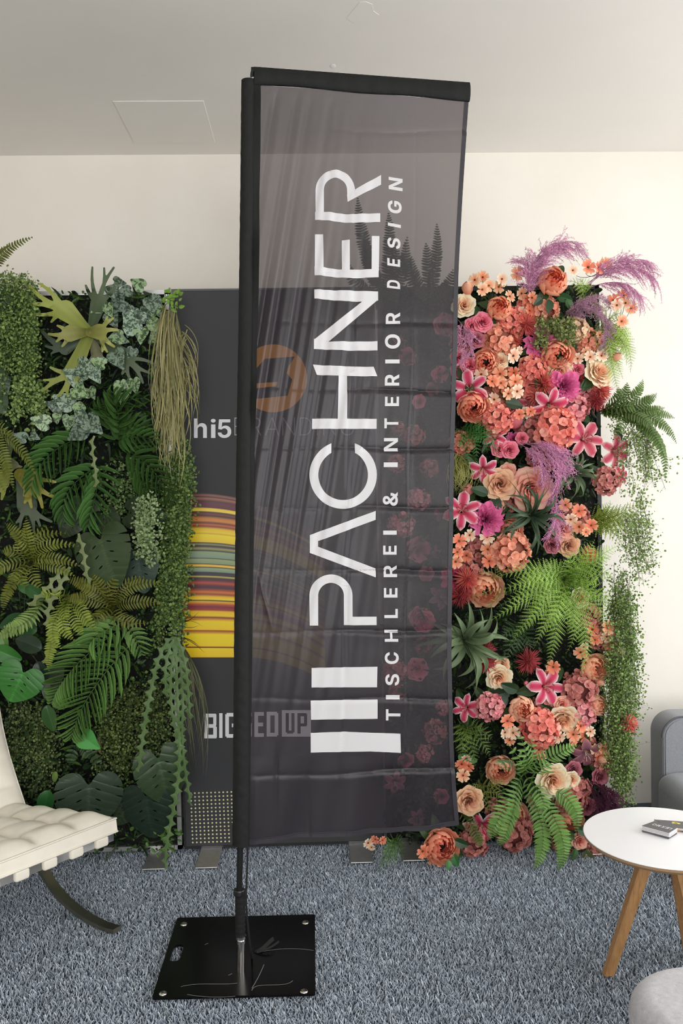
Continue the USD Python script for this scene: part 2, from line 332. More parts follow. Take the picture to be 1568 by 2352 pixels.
ribbon_mat = material('striped_print', {'t': ('attribute', {'attribute': 'tint'}), 'p': ('principled_bsdf', {'roughness': 0.4})}, [('t.color', 'p.base_color')])
mb = MB()
for k in range(len(vv)-1):                               # each printed band is a strip of its own colour
    for half in range(2):
        va, vb = vv[k]+(vv[k+1]-vv[k])*half/2, vv[k]+(vv[k+1]-vv[k])*(half+1)/2
        ca, cb = cc[k]*(1-half/2)+cc[k+1]*half/2, cc[k]*(1-(half+1)/2)+cc[k+1]*(half+1)/2
        A_, C_ = [], []
        for u in tt:
            for v, c in ((va, ca), (vb, cb)):
                x, y = swoosh(u, v); A_.append(on_y(max(x, 419), y, PY-0.0012)-o_); k_ = 1-0.8*np.clip((x-538)/38, 0, 1); C_.append(c*k_+(1-k_)*np.array((.030, .018, .034)))
        mb.add(A_, grid_faces(nu, 2), C_)
mb.build('stripe_print', ribbon_mat, black, label='bundle of yellow, red and grey printed stripes')
# ------------------------------------------------------------------ the beach-flag banner
fo = on_z(553, 2238); fo[2] = 0
TH = math.radians(9.5); FN = np.array([-math.sin(TH), math.cos(TH), 0])            # the cloth hangs in this upright plane, turned a little away on the right
flag = thing('banner_flag', 'tall black pole banner with white lettering on a square black foot plate', 'banner', fo)
FC = fo.copy()
def fl(px, py, off=0.0): return on_plane(px, py, FC, FN) - FN*off - FC              # off: towards the viewer
plate = Polygon([(-0.504, 2.560), (-0.020, 2.549), (-0.020, 3.034), (-0.504, 3.045)]).buffer(-0.008).buffer(0.008)
slot = LineString([(-0.470, 2.775), (-0.468, 2.845)]).buffer(0.016)
pm = extrude(plate.difference(slot), 0.007); pm.apply_translation([-FC[0], -FC[1], 0.004])
scr = material('scuffed_black_plate', {'g': ('texture_coordinate', {}), 'm': ('mapping', {'scale': (1.0, 9.0, 1.0), 'rotation': (0, 0, 0.25)}), 'n': ('noise_texture', {'scale': 9, 'detail': 8, 'roughness': 0.75}),
     'r': ('rgb_ramp', {'ramp': [(0.0, tuple(L(10, 10, 11))), (0.70, tuple(L(10, 10, 11))), (0.78, tuple(L(46, 46, 48))), (1, tuple(L(52, 52, 54)))]}), 'p': ('principled_bsdf', {'roughness': 0.22, 'specular_ior_level': 0.35})},
     [('g.object', 'm.vector'), ('m.vector', 'n.vector'), ('n.fac', 'r.fac'), ('r.color', 'p.base_color')])
obj('base_plate', pm, scr, flag, smooth=30)
for q in ((422, 2123), (701, 2119), (698, 2277), (374, 2282)):
    c = on_z(*q, 0.011); m = trimesh.creation.icosphere(2, 0.0125); m.apply_scale([1, 1, 0.45]); m.apply_translation(c-FC); obj('bolt', m, M['chrome'], flag, smooth=True, label='domed metal bolt')
scuff = plain('grey_scuff', L(120, 120, 122), 0.7)
for pts in ([(415, 2266), (445, 2261), (500, 2260), (545, 2258)], [(578, 2275), (583, 2268), (630, 2262), (672, 2252)], [(600, 2186), (640, 2180), (720, 2183)], [(470, 2170), (478, 2166)], [(524, 2240), (533, 2236)], [(430, 2284), (470, 2289), (540, 2288)], [(578, 2270), (596, 2238), (606, 2215)]):
    p = spline([on_z(*q, 0.0112)-FC for q in pts], 30); m = tube(p, 0.0012, 5); m.vertices[:, 2] = 0.0111+(m.vertices[:, 2]-0.0112)*0.15; obj('scuff_mark', m, scuff, flag)
P_ = lambda x, y: fl(x, y)
pole_pts = lambda ya, yb, n=2: [fl(553+(567-553)*(2238-y)/(2238-185), y) for y in np.linspace(ya, yb, n)]
b0 = fl(553.5, 2238); b1 = fl(553, 2156)
obj('socket_tube', tube([b0+[0, 0, 0.008], b1], 0.0125, 16), M['chrome'], flag, smooth=40)
obj('socket_collar', cat([tube([fl(553, 2165), fl(553, 2158)], 0.0155, 16), tube([fl(553, 2155), fl(553, 2149)], 0.0165, 16)]), M['chrome'], flag, smooth=40)
cloth_black = mottled('black_ripstop', L(20, 21, 21), L(27, 28, 28), 240, 0.75, 0.35, 60, 0.004, specular_ior_level=0.3)
obj('lower_pole', tube([fl(553, 2149), fl(551.5, 2060)], [0.0135, 0.0128], 14), M['black_metal'], flag, smooth=40)
gr = [fl(551.8-0.3*(k % 2), y) for k, y in enumerate(np.linspace(2148, 2052, 26))]
obj('grip_wrap', tube(gr, [0.0155+0.0012*(k % 3 == 0) for k in range(26)], 14), cloth_black, flag, smooth=60)
obj('pole_collar', tube([fl(549.5, 2056), fl(549.5, 2054), fl(549.5, 2045), fl(549.5, 2042)], [0.0165, 0.019, 0.019, 0.0165], 16), M['black_metal'], flag, smooth=40)
obj('pole', tube([fl(549.5, 2050), fl(552, 1900), fl(567, 186)], 0.0095, 14), M['black_metal'], flag, smooth=40)
# sleeve around the pole: full, slightly wrinkled cloth tube
def interp(tab): xs, ys = zip(*tab); return lambda t: np.interp(t, xs, ys)
sl = interp(((183, 554), (400, 552), (700, 548), (1000, 543), (1500, 537), (1945, 533)))
sr = interp(((183, 584), (400, 583), (700, 581.5), (1000, 577), (1500, 573), (1945, 572)))
ys = np.concatenate([[182.5], np.linspace(184, 1941, 240)]); rs = np.random.RandomState(11)
na = 20; V = []
for i, y in enumerate(ys):
    a, b = fl(sl(y), y), fl(sr(y), y); c = (a+b)/2; r = np.linalg.norm(b-a)/2*(0.8 if i == 0 else 1)
    e = (b-a)/np.linalg.norm(b-a)
    for k in range(na):
        t = 2*math.pi*k/na; n = 0.0018*(meshkit.noise(np.array([[y*0.06, k*0.35, 3.0]]))[0]-0.5)*2+0.0009*math.sin(y*0.21+k*0.9)
        V.append(c+e*math.cos(t)*(r+n*0.3)+(-FN)*math.sin(t)*(r*0.85+n))
V = np.array(V); F_ = []
i, j = np.meshgrid(np.arange(len(ys)-1), np.arange(na), indexing='ij')
F_ = np.stack([i*na+j, (i+1)*na+j, (i+1)*na+(j+1) % na, i*na+(j+1) % na], -1).reshape(-1, 4)
F_ = np.vstack([F_[:, [0, 1, 2]], F_[:, [0, 2, 3]], [[0, k+1, k] for k in range(1, na-1)], [[(len(ys)-1)*na, (len(ys)-1)*na+k, (len(ys)-1)*na+k+1] for k in range(1, na-1)]])
obj('pole_sleeve', (V, F_), cloth_black, flag, smooth=60)
# ---- the cloth
XLf = interp(((155, 597), (197, 597), (400, 595.5), (700, 591), (1000, 584), (1500, 578), (1945, 571)))
XRf = interp(((185, 1077), (232, 1075), (450, 1061), (640, 1051), (900, 1044), (1200, 1039), (1500, 1035), (1700, 1039), (1800, 1045), (1900, 1054)))
YT = interp(((590, 196), (597, 196), (640, 199), (800, 209), (1000, 226), (1080, 233)))
YB = interp(((560, 1939), (572, 1938), (640, 1928), (700, 1921), (820, 1915), (900, 1911), (960, 1906), (1060, 1894)))
HC = [(303, 0.0, 0.5), (745, 0.0, 0.5), (897, 0.02, 1.0), (1031, 0.012, 0.9), (1168, 0.0, 0.8), (1312, 0.004, 0.9), (1452, -0.01, 0.9), (1607, 0.0, 0.6), (1776, -0.05, 1.0)]
VC = [(652, 1700, 1.0), (726, 1720, 0.6), (801, 200, 0.8), (808, 200, 0.6), (945, 200, 1.0)]
def wrinkle(x, y):
    x = np.asarray(x, float); y = np.asarray(y, float)
    p = np.stack([x, y, 0*x], -1)
    h = 0.024*(meshkit.noise(p/[230, 420, 1], 3)-0.5)+0.006*(meshkit.noise(p/[70, 150, 1], 5)-0.5)
    # long pulls that fan out from the top corner beside the pole
    s = x+0.155*(y-200); env = np.clip(1-(x-590)/330, 0, 1)**1.2*np.clip((y-190)/60, 0, 1)*np.clip((1750-y)/900, 0, 1)
    h += env*(0.0100*np.sin(s/8.4+1.6*np.sin(s/37))+0.0042*np.sin(s/4.1+0.7))
    for yc, sl_, a in HC:
        d = y-(yc+sl_*(x-800)+2.5*np.sin(x/47+yc)); w = np.clip((x-700)/220, 0.25, 1)
        h -= a*w*0.0062*np.exp(-np.abs(d)/5.0); h += a*w*0.0020*np.exp(-np.abs(d-9)/9)
        h += a*w*0.0022*np.where(d > 0, 1, -1)*np.exp(-np.abs(d)/60)
    for xc, y0, a in VC:
        d = x-(xc-0.02*(y-1000)+2.0*np.sin(y/60)); g = np.clip((y-y0)/60, 0, 1)*np.clip(0.35+0.65*np.sin(y/190+xc)**2, 0, 1)
        h -= a*g*0.0062*np.exp(-np.abs(d)/4.0); h += a*g*0.0026*np.exp(-np.abs(d+8)/12)
    lo = np.clip((y-1740)/160, 0, 1)
    h += lo*(0.006*np.sin(x/31+0.004*y)+0.0035*np.sin(x/13.0+y/90))
    d = np.abs((x-610)*0.97-(y-1390)*0.24); h += 0.006*np.exp(-d/3.5)*np.exp(-((y-1390)/55)**2)
    return h*np.clip((y-195)/25, 0.1, 1)*np.clip((x-570)/18, 0.15, 1)
def fs(x, y, off=0.0):                                   # points of the cloth's surface
    x = np.asarray(x, float); y = np.asarray(y, float)
    d = RIGHT*((x-784)/FP)[..., None]+UP*((1176-y)/FP)[..., None]+FWD
    P = CAM+d*((FC-CAM)@FN/(d@FN))[..., None]
    return P-FC-FN*(wrinkle(x, y)+off)[..., None]
nu, nv = 190, 520
u, v = np.meshgrid(np.linspace(0, 1, nu), np.linspace(0, 1, nv), indexing='ij')
yy = 196+v*1742
for _ in range(6):
    xx = XLf(yy)+(XRf(yy)-XLf(yy))*u; yy = YT(xx)+(YB(xx)-YT(xx))*v
fabric_mat = material('sheer_printed_flag_cloth', {
    'g': ('texture_coordinate', {}), 'n': ('noise_texture', {'scale': 900, 'detail': 2}), 'b': ('bump', {'strength': 0.15, 'distance': 0.0005}),
    'p': ('principled_bsdf', {'base_color': tuple(L(44, 39, 47)), 'roughness': 0.36, 'specular_ior_level': 0.6, 'sheen_weight': 0.4, 'sheen_roughness': 0.4}),
    'tl': ('translucent_bsdf', {'color': tuple(L(66, 62, 66))}), 'm1': ('mix_closure', {'fac': 0.22}),
    'tr': ('transparent_bsdf', {'color': (0.93, 0.88, 0.92)}), 'm2': ('mix_closure', {'fac': 0.29})},
    [('g.object', 'n.vector'), ('n.fac', 'b.height'), ('b.normal', 'p.normal'), ('p.BSDF', 'm1.closure1'), ('tl.BSDF', 'm1.closure2'), ('m1.closure', 'm2.closure1'), ('tr.BSDF', 'm2.closure2')], surface='m2.closure')
white_cloth = material('white_printed_flag_cloth', {
    'p': ('principled_bsdf', {'base_color': tuple(L(232, 231, 234)), 'roughness': 0.5}), 'tl': ('translucent_bsdf', {'color': tuple(L(225, 224, 226))}), 'm1': ('mix_closure', {'fac': 0.25}),
    'tr': ('transparent_bsdf', {}), 'm2': ('mix_closure', {'fac': 0.06})},
    [('p.BSDF', 'm1.closure1'), ('tl.BSDF', 'm1.closure2'), ('m1.closure', 'm2.closure1'), ('tr.BSDF', 'm2.closure2')], surface='m2.closure')
hem_mat = mottled('dark_hem', L(38, 36, 42), L(46, 43, 50), 300, 0.5)
# lettering, traced in photo pixels; each character is cut out of the dark cloth and filled with white cloth
def stroke(pts, w): return LineString(pts).buffer(w/2, cap_style=2, join_style=2, mitre_limit=8)
def arc(cx, cy, r, a0, a1, n=40): return [(cx+r*math.cos(math.radians(a)), cy+r*math.sin(math.radians(a))) for a in np.linspace(a0, a1, n)]
glyphs = []
glyphs += [Polygon([(715, 1534), (866, 1531), (865, 1578), (715, 1579)]), Polygon([(713, 1609), (866, 1606), (866, 1650), (714, 1653)]), Polygon([(713, 1683), (790, 1680), (918, 1684), (919, 1728), (850, 1725), (713, 1728)])]
glyphs.append(stroke([(721, 1437), (721, 1369)]+arc(760.5, 1369, 39.5, 180, 360)[1:]+[(800, 1369), (800, 1426.5), (865, 1426.5)], 19.5))
glyphs.append(Polygon([(863.4, 1173.5), (711.3, 1229), (711.3, 1270), (863.4, 1326.5), (863.4, 1306), (731, 1256), (731, 1243), (863.4, 1194)]))
ring = Point(787.8, 1091).buffer(77.7, 48).difference(Point(787.8, 1091).buffer(57.5, 48)).difference(sbox(761, 1000, 815, 1091))
glyphs.append(ring)
wv = lambda x: 1.5*math.sin((x-716)/46.0)
glyphs.append(unary_union([Polygon([(x, 838.5+wv(x)+(x-717)*0.03) for x in range(717, 867, 10)]+[(x, 861.5+wv(x)+(x-717)*0.02) for x in range(866, 716, -10)]), sbox(775, 855, 795.5, 970), Polygon([(716, 962), (864.5, 962), (864.5, 985), (716, 985.5)])]))
glyphs.append(unary_union([Polygon([(720, 667), (868.5, 669), (868.5, 690), (836, 693), (800, 693.5), (720, 688)]), Polygon([(719, 780), (752, 786), (866, 784), (866, 805), (800, 806.5), (719, 803)]), Polygon([(719, 782), (832, 692), (866, 690), (752, 787)])]))
glyphs.append(unary_union([Polygon([(721, 613), (760, 618), (800, 620.5), (870, 617), (870, 636), (810, 640), (760, 637), (721, 634)]), Polygon([(722, 540), (740.5, 540), (741, 622), (721.5, 622)]), Polygon([(785, 552), (802.5, 551), (802.5, 626), (784.5, 626)]), Polygon([(854, 541.5), (872, 541), (870.5, 622), (853, 622)])]))
glyphs.append(unary_union([Polygon([(723, 487), (760, 489), (800, 492), (874, 488.5), (874, 508.5), (810, 512), (760, 509), (723, 506)]), stroke([(733.5, 492), (733.5, 436)]+arc(770, 437, 36.3, 180, 360)[1:]+[(806.3, 437), (807, 449)], 18.5), Polygon([(813, 436), (876, 400), (876, 422.5), (798.5, 463), (797, 446)])]))
TAG = [('T', 885, 918, 1628, 1654), ('I', 885.5, 917, 1596, 1606), ('S', 884, 916, 1548, 1574), ('C', 883, 915, 1498, 1525), ('H', 883, 914, 1447, 1474), ('L', 883, 914, 1399, 1420), ('E', 882, 913.5, 1351, 1373), ('R', 881.5, 912.5, 1299, 1326), ('E', 881, 912, 1253.5, 1274.5), ('I', 881, 912, 1219, 1228.5), ('&', 880, 914.5, 1130, 1162),
       ('I', 881, 913, 1062, 1073), ('N', 881.5, 913.5, 1006, 1037), ('T', 882, 914, 961, 984), ('E', 883, 915, 911.5, 933), ('R', 883, 916, 860, 886), ('I', 884, 917, 826, 835), ('O', 883.5, 919, 768, 801), ('R', 886, 919, 717.5, 744), ('D', 889, 919.5, 642, 663.5), ('E', 890, 920, 591, 612), ('S', 890.5, 921, 544, 570), ('I', 892, 922, 509, 522), ('G', 892, 924, 458.5, 488), ('N', 894, 926, 403.5, 437)]
for ch, a, b, c, d in TAG: glyphs.append(put(ch, a, c, b, d, 720 if d > 700 else 760, slant=9 if d < 700 else 0, rot=True))
allg = unary_union(glyphs)
sheet_v = fs(xx, yy).reshape(-1, 3)
obj('banner_cloth', (sheet_v, grid_faces(nu, nv)), fabric_mat, flag, smooth=True, label='sheer dark cloth, creased from folding')
cloth = stage.GetPrimAtPath(str(flag.GetPath())+'/banner_cloth')
for g in glyphs:
    v, f = fill2d(g, 9.0)
    obj('letter', (fs(v[:, 0], v[:, 1], 0.0014), f[:, ::-1]), white_cloth, cloth, smooth=True)
# hems: right edge, bottom, and the black seam strip beside the sleeve
def strip(edge, n, w, off, name, mat, parent=cloth):
    t = np.linspace(0, 1, n); A_ = np.array([edge(a) for a in t]); V = np.vstack([fs(A_[:, 0], A_[:, 1], off), fs(A_[:, 2], A_[:, 3], off)]).reshape(2, n, 3)
    return obj(name, (V.reshape(-1, 3), grid_faces(2, n)), mat, parent, smooth=True)
strip(lambda t: (XRf(232+t*1662)-9, 232+t*1662, XRf(232+t*1662)+1, 232+t*1662), 300, 0, 0.002, 'side_hem', hem_mat)
strip(lambda t: (572+t*481, YB(572+t*481)-11, 572+t*481, YB(572+t*481)+1), 200, 0, 0.002, 'bottom_hem', hem_mat)
st = [fs(np.array([x]), np.array([YB(x)-9.0]), 0.004)[0] for x in np.linspace(576, 1050, 120)]
obj('stitching', tube(st, 0.0007, 4), hem_mat, cloth, kind='stuff')
strip(lambda t: (sr(155+t*1785)-8, 155+t*1785, XLf(155+t*1785)+1, 155+t*1785), 260, 0, 0.0035, 'seam_strip', cloth_black, flag)
# top sleeve with the cross arm inside
n = 80; V = []; na = 12
for x in np.linspace(583, 1077.5, n):
    t = (x-583)/494.5; y0 = 153+36*t; y1 = 194+39*t+1.5*math.sin(x/40)
    if t < 0.03: y1 = 198
    a, b = fl(x, y0), fl(x, y1); c = (a+b)/2; r = np.linalg.norm(b-a)/2; e = (b-a)/np.linalg.norm(b-a)
    for k in range(na):
        q = 2*math.pi*k/na; w = 0.0016*(meshkit.noise(np.array([[x*0.05, k*0.5, 9.0]]))[0]-0.5)*2+0.001*math.sin(x*0.14)
        V.append(c+e*math.cos(q)*r+(-FN)*math.sin(q)*(0.013+w))
V = np.array(V); i, j = np.meshgrid(np.arange(n-1), np.arange(na), indexing='ij')
q = np.stack([i*na+j, (i+1)*na+j, (i+1)*na+(j+1) % na, i*na+(j+1) % na], -1).reshape(-1, 4)
F_ = np.vstack([q[:, [0, 1, 2]], q[:, [0, 2, 3]], [[0, k, k+1] for k in range(1, na-1)], [[(n-1)*na, (n-1)*na+k+1, (n-1)*na+k] for k in range(1, na-1)]])
obj('top_sleeve', (V, F_), cloth_black, flag, smooth=60)
obj('arm_joint', tube(spline([fl(570, 190), fl(578, 184), fl(579, 170), fl(584, 160)], 12), 0.006, 8), M['black_metal'], flag, smooth=True)
obj('joint_ring', tube([fl(575, 183, 0.004), fl(583, 180, 0.004)], 0.0045, 10), M['chrome'], flag, smooth=True)
# tension cord hanging from the sleeve, its loose end lying on the plate
def band(pts, w, name, off=0.012):
    p = spline(pts, 40); s = np.array([1.0, 0, 0])
    t = np.gradient(p, axis=0); t /= np.linalg.norm(t, axis=1, keepdims=True); n_ = np.cross(t, [0, -0.9, 0.43]); n_ /= np.linalg.norm(n_, axis=1, keepdims=True)
    k_ = np.cross(n_, t)*0.0008
    V = np.stack([p-n_*w/2-k_, p+n_*w/2-k_, p+n_*w/2+k_, p-n_*w/2+k_], 1).reshape(-1, 3); n = len(p)
    i, j = np.meshgrid(np.arange(n-1), np.arange(4), indexing='ij'); q = np.stack([i*4+j, (i+1)*4+j, (i+1)*4+(j+1) % 4, i*4+(j+1) % 4], -1).reshape(-1, 4)
    return obj(name, (V, q), cloth_black, flag)
z_ = lambda x, y, z=0.014: on_z(x, y, z)-FC
band([fl(567, 1938, 0.01), fl(566, 1990, 0.02), fl(563, 2055, 0.03), fl(565, 2090, 0.03), fl(570, 2140, 0.03), z_(576, 2178)], 0.006, 'tension_strap')
band([z_(576, 2178), z_(590, 2186), z_(612, 2170, 0.03), z_(628, 2156, 0.035)], 0.012, 'strap_tail')
band([z_(590, 2187), z_(620, 2176, 0.016), z_(640, 2162, 0.02)], 0.006, 'strap_tail')
# ------------------------------------------------------------------ white lounge chair on the left
cA = on_z(270, 1909, 0.32); cL = on_z(0, 2017, 0.32)
ce = (cL-cA)/np.linalg.norm(cL-cA); cbk = np.array([ce[1], -ce[0], 0]); cbk = cbk if cbk[1] > 0 else -cbk
CX = -ce; CO = cA.copy(); CO[2] = 0
CM = mat4(CX, cbk, [0, 0, 1], CO)                       # local: x along the front (seat spans -0.76..0), y to the back, z up
chair = thing('lounge_chair', 'cream white tufted leather lounge chair with curved metal legs, cut off at the left', 'lounge chair', M=CM)
leather = mottled('cream_leather', L(232, 226, 212), L(238, 232, 219), 25, 0.42, 0.12, 500, 0.0008)
def cushion(w, l, t, nx, ny, puff, k=10):
    """Tufted cushion: x 0..w, y 0..l, z 0..t; squares divided by stitched grooves."""
    nu, nv = nx*k+1, ny*k+1
    u, v = np.meshgrid(np.linspace(0, nx, nu), np.linspace(0, ny, nv), indexing='ij')
    fu, fv = np.abs(np.sin(math.pi*u)), np.abs(np.sin(math.pi*v))
    d = np.minimum(np.minimum(u, nx-u)*w/nx, np.minimum(v, ny-v)*l/ny)
    edge = np.sqrt(np.clip(1-(1-np.clip(d/0.03, 0, 1))**2, 0, 1))
    h = t-0.012+0.012*edge+puff*np.power(np.maximum(fu*fv, 1e-9), 0.42)*np.clip(d/0.05, 0.15, 1)
    top = np.stack([u*w/nx, v*l/ny, h], -1)
    mid = np.stack([u*w/nx, v*l/ny, np.full_like(u, 0.0)], -1)
    V = np.vstack([top.reshape(-1, 3), mid.reshape(-1, 3)]); n = nu*nv
    f = grid_faces(nu, nv); F = [f, f[:, ::-1]+n]
    def wall(ids, flip):
        ids = np.array(ids); q = np.stack([ids[:-1], ids[1:], ids[1:]+n, ids[:-1]+n], -1); F.append(q[:, ::-1] if flip else q)
    wall([i*nv for i in range(nu)], True); wall([i*nv+nv-1 for i in range(nu)], False); wall(list(range(nv)), False); wall([(nu-1)*nv+j for j in range(nv)], True)
    q = np.vstack(F); return trimesh.Trimesh(V, np.vstack([q[:, [0, 1, 2]], q[:, [0, 2, 3]]]), process=False), top
def place(m, X, Y, Z, o):
    m = m.copy(); m.vertices = m.vertices[:, :1]*np.array(X)+m.vertices[:, 1:2]*np.array(Y)+m.vertices[:, 2:3]*np.array(Z)+np.array(o); return m
W_ = 0.76
ts = math.atan(0.135); SY, SZ = [0, math.cos(ts), -math.sin(ts)], [0, math.sin(ts), math.cos(ts)]
cm, top = cushion(W_, 0.585, 0.055, 5, 4, 0.030); so = [-W_, 0.0, 0.318]
seat = obj('seat_cushion', place(cm, [1, 0, 0], SY, SZ, so), leather, chair, smooth=35)
def piping(pts, X, Y, Z, o, parent, r=0.0035):
    p = np.array([[a, b, c] for a, b, c in pts]); p = p[:, :1]*np.array(X)+p[:, 1:2]*np.array(Y)+p[:, 2:]*np.array(Z)+np.array(o)
    obj('piping', tube(p, r, 7), leather, parent, smooth=True)
piping([(0, 0, .047), (W_, 0, .047), (W_, .585, .047), (0, .585, .047), (0, 0, .047)], [1, 0, 0], SY, SZ, so, seat)
piping([(0, 0, .002), (W_, 0, .002), (W_, .585, .002), (0, .585, .002), (0, 0, .002)], [1, 0, 0], SY, SZ, so, seat)
for i in range(1, 5):
    for j in range(1, 4):
        c = trimesh.creation.icosphere(1, 0.008); c.apply_scale([1, 1, 0.5]); c.apply_translation([i*W_/5, j*0.585/4, 0.056]); obj('button', place(c, [1, 0, 0], SY, SZ, so), leather, seat, smooth=True)
# backrest: its front face follows the leaning edge seen in the photo
prof = spline([(0.535, 0.288), (0.593, 0.386), (0.648, 0.492), (0.690, 0.601), (0.715, 0.706), (0.735, 0.80)], 60)
cm, top = cushion(W_, 0.545, 0.062, 5, 5, 0.010)
def bend(m):
    m = m.copy(); v = m.vertices; s = np.linspace(0, 1, 60); q = np.clip(v[:, 1]/0.545, 0, 1)
    py_ = np.interp(q, s, prof[:, 0]); pz = np.interp(q, s, prof[:, 1]); tg = np.gradient(prof, axis=0); tg /= np.linalg.norm(tg, axis=1, keepdims=True)
    ty, tz = np.interp(q, s, tg[:, 0]), np.interp(q, s, tg[:, 1])
    d = v[:, 2]-0.062                                     # distance in front of the profile along its normal (-tz, ty)
    m.vertices = np.c_[v[:, 0]-W_, py_-d*tz, pz+d*ty]; return m
back = obj('backrest_cushion', bend(cm), leather, chair, smooth=35)
pl = lambda pts: bend(trimesh.Trimesh(np.array(pts), [[0, 1, 2]], process=False)).vertices
ln = lambda a, b, n=20: [tuple(np.array(a)*(1-t)+np.array(b)*t) for t in np.linspace(0, 1, n)]
ring_ = ln((0.006, 0.006, .053), (W_-0.006, 0.006, .053))+ln((W_-0.006, 0.006, .053), (W_-0.006, 0.54, .053))+ln((W_-0.006, 0.54, .053), (0.006, 0.54, .053))+ln((0.006, 0.54, .053), (0.006, 0.006, .053))
obj('piping', tube(pl(ring_), 0.0035, 7), leather, back, smooth=True)
# front rail with leather strap loops
rail = obj('front_rail', bx(-W_+0.02, -0.008, 0.012, 0.024, 0.286, 0.312), M['chrome'], chair)
for k in range(7):
    x1 = -0.035-k*0.103
    obj('strap_loop', rbox(x1-0.052, x1, 0.002, 0.030, 0.281, 0.3165, 0.007), leather, chair, smooth=40)
for k in range(7):
    x1 = -0.035-k*0.103
    m = cat([bx(x1-0.045, x1-0.003, 0.03, 0.56, -0.002, 0.002)]); m.vertices[:, 2] += 0.3095-0.135*m.vertices[:, 1]; obj('strap', m, leather, chair)
bronze = mottled('dull_chrome_legs', (0.20, 0.19, 0.15), (0.34, 0.32, 0.26), 6, 0.3, metallic=0.9)
def bar(pts, w, th, x0, n=40):                            # flat bar swept along a curve in the y-z plane, its wide side across
    p = spline([(0, a, b) for a, b in pts], n); t = np.gradient(p, axis=0); t /= np.linalg.norm(t, axis=1, keepdims=True); nn = np.cross(t, [1, 0, 0])
    V = np.stack([p+nn*th/2+[x0-w/2, 0, 0], p+nn*th/2+[x0+w/2, 0, 0], p-nn*th/2+[x0+w/2, 0, 0], p-nn*th/2+[x0-w/2, 0, 0]], 1).reshape(-1, 3)
    i, j = np.meshgrid(np.arange(n-1), np.arange(4), indexing='ij'); q = np.stack([i*4+j, (i+1)*4+j, (i+1)*4+(j+1) % 4, i*4+(j+1) % 4], -1).reshape(-1, 4)
    q = np.vstack([q, [[3, 2, 1, 0]], [[(n-1)*4+k for k in range(4)]]])
    return V, q
for x0 in (-0.06, -W_+0.06):
    obj('back_leg_bar', bar([(-0.062, 0.012), (0.02, 0.005), (0.18, 0.022), (0.283, 0.058), (0.374, 0.122), (0.50, 0.235), (0.60, 0.36), (0.70, 0.52), (0.76, 0.72), (0.785, 0.80)], 0.036, 0.015, x0), bronze, chair, smooth=30)
    obj('seat_leg_bar', bar([(0.02, 0.298), (0.12, 0.270), (0.25, 0.205), (0.36, 0.135), (0.48, 0.075), (0.60, 0.03), (0.74, 0.008)], 0.036, 0.015, x0), bronze, chair, smooth=30)
obj('cross_bar', bx(-W_+0.06, -0.06, 0.40, 0.412, 0.10, 0.135), bronze, chair)
obj('rear_rail', bx(-W_+0.03, -0.03, 0.575, 0.587, 0.232, 0.262), bronze, chair)

# ------------------------------------------------------------------ round table on the right
TC = np.array([1.035, 2.548, 0]); TR = 0.238; TZ = 0.45
table = thing('round_table', 'small round white table with oak legs and a pale wood rim', 'table', TC)
white_top = plain('white_laminate', L(240, 241, 244), 0.32)
wood_e = material('plywood_edge', {'g': ('texture_coordinate', {}), 'w': ('wave_texture', {'bands_direction': 'z', 'scale': 90, 'distortion': 0.4}), 'r': ('rgb_ramp', {'ramp': [(0, tuple(L(140, 112, 84))), (1, tuple(L(176, 146, 112)))]}), 'p': ('principled_bsdf', {'roughness': 0.5})}, [('g.object', 'w.vector'), ('w.fac', 'r.fac'), ('r.color', 'p.base_color')])
def revolve(prof, n=96): return trimesh.creation.revolve(np.array(prof), sections=n)
obj('tabletop', revolve([(0, TZ-0.0025), (TR-0.001, TZ-0.0025), (TR-0.0005, TZ-0.001), (TR-0.002, TZ), (0, TZ)]), white_top, table, smooth=30)
obj('edge', revolve([(0, TZ-0.019), (TR-0.012, TZ-0.019), (TR-0.001, TZ-0.009), (TR, TZ-0.0027), (0, TZ-0.0027)]), wood_e, table, smooth=30)
oak = material('oak', {'g': ('texture_coordinate', {}), 'm': ('mapping', {'scale': (60, 60, 4)}), 'n': ('noise_texture', {'scale': 2.2, 'detail': 6, 'roughness': 0.65, 'distortion': 0.6}), 'r': ('rgb_ramp', {'ramp': [(0.25, tuple(L(146, 106, 66))), (0.5, tuple(L(178, 134, 88))), (0.75, tuple(L(193, 151, 104)))]}),
     'b': ('bump', {'strength': 0.2, 'distance': 0.001}), 'p': ('principled_bsdf', {'roughness': 0.5})}, [('g.object', 'm.vector'), ('m.vector', 'n.vector'), ('n.fac', 'r.fac'), ('r.color', 'p.base_color'), ('n.fac', 'b.height'), ('b.normal', 'p.normal')])
def leg(top, bot, w0, d0, w1, d1, yaw_):
    c, s = math.cos(yaw_), math.sin(yaw_); X, Y = np.array([c, s, 0]), np.array([-s, c, 0]); V = []
    r = 0.004
    for p, w, d in ((bot, w1, d1), (top, w0, d0)):
        for (a, b) in ((-w+r, -d), (w-r, -d), (w, -d+r), (w, d-r), (w-r, d), (-w+r, d), (-w, d-r), (-w, -d+r)): V.append(np.array(p)+X*a+Y*b)
    F = [[i, (i+1) % 8, 8+(i+1) % 8, 8+i] for i in range(8)]
    tri = [[0, k+1, k] for k in range(1, 7)]+[[8, 8+k, 8+k+1] for k in range(1, 7)]
    F = np.array(F); return np.array(V), np.vstack([F[:, [0, 1, 2]], F[:, [0, 2, 3]], tri])
f1 = on_z(1396, 2240)-TC; f2 = np.array([0.155, -0.06, 0.0])
obj('leg', leg([f1[0]*0.27, f1[1]*0.27, TZ-0.045], [f1[0], f1[1], 0.004], 0.021, 0.016, 0.016, 0.014, 0.12), oak, table, smooth=20)
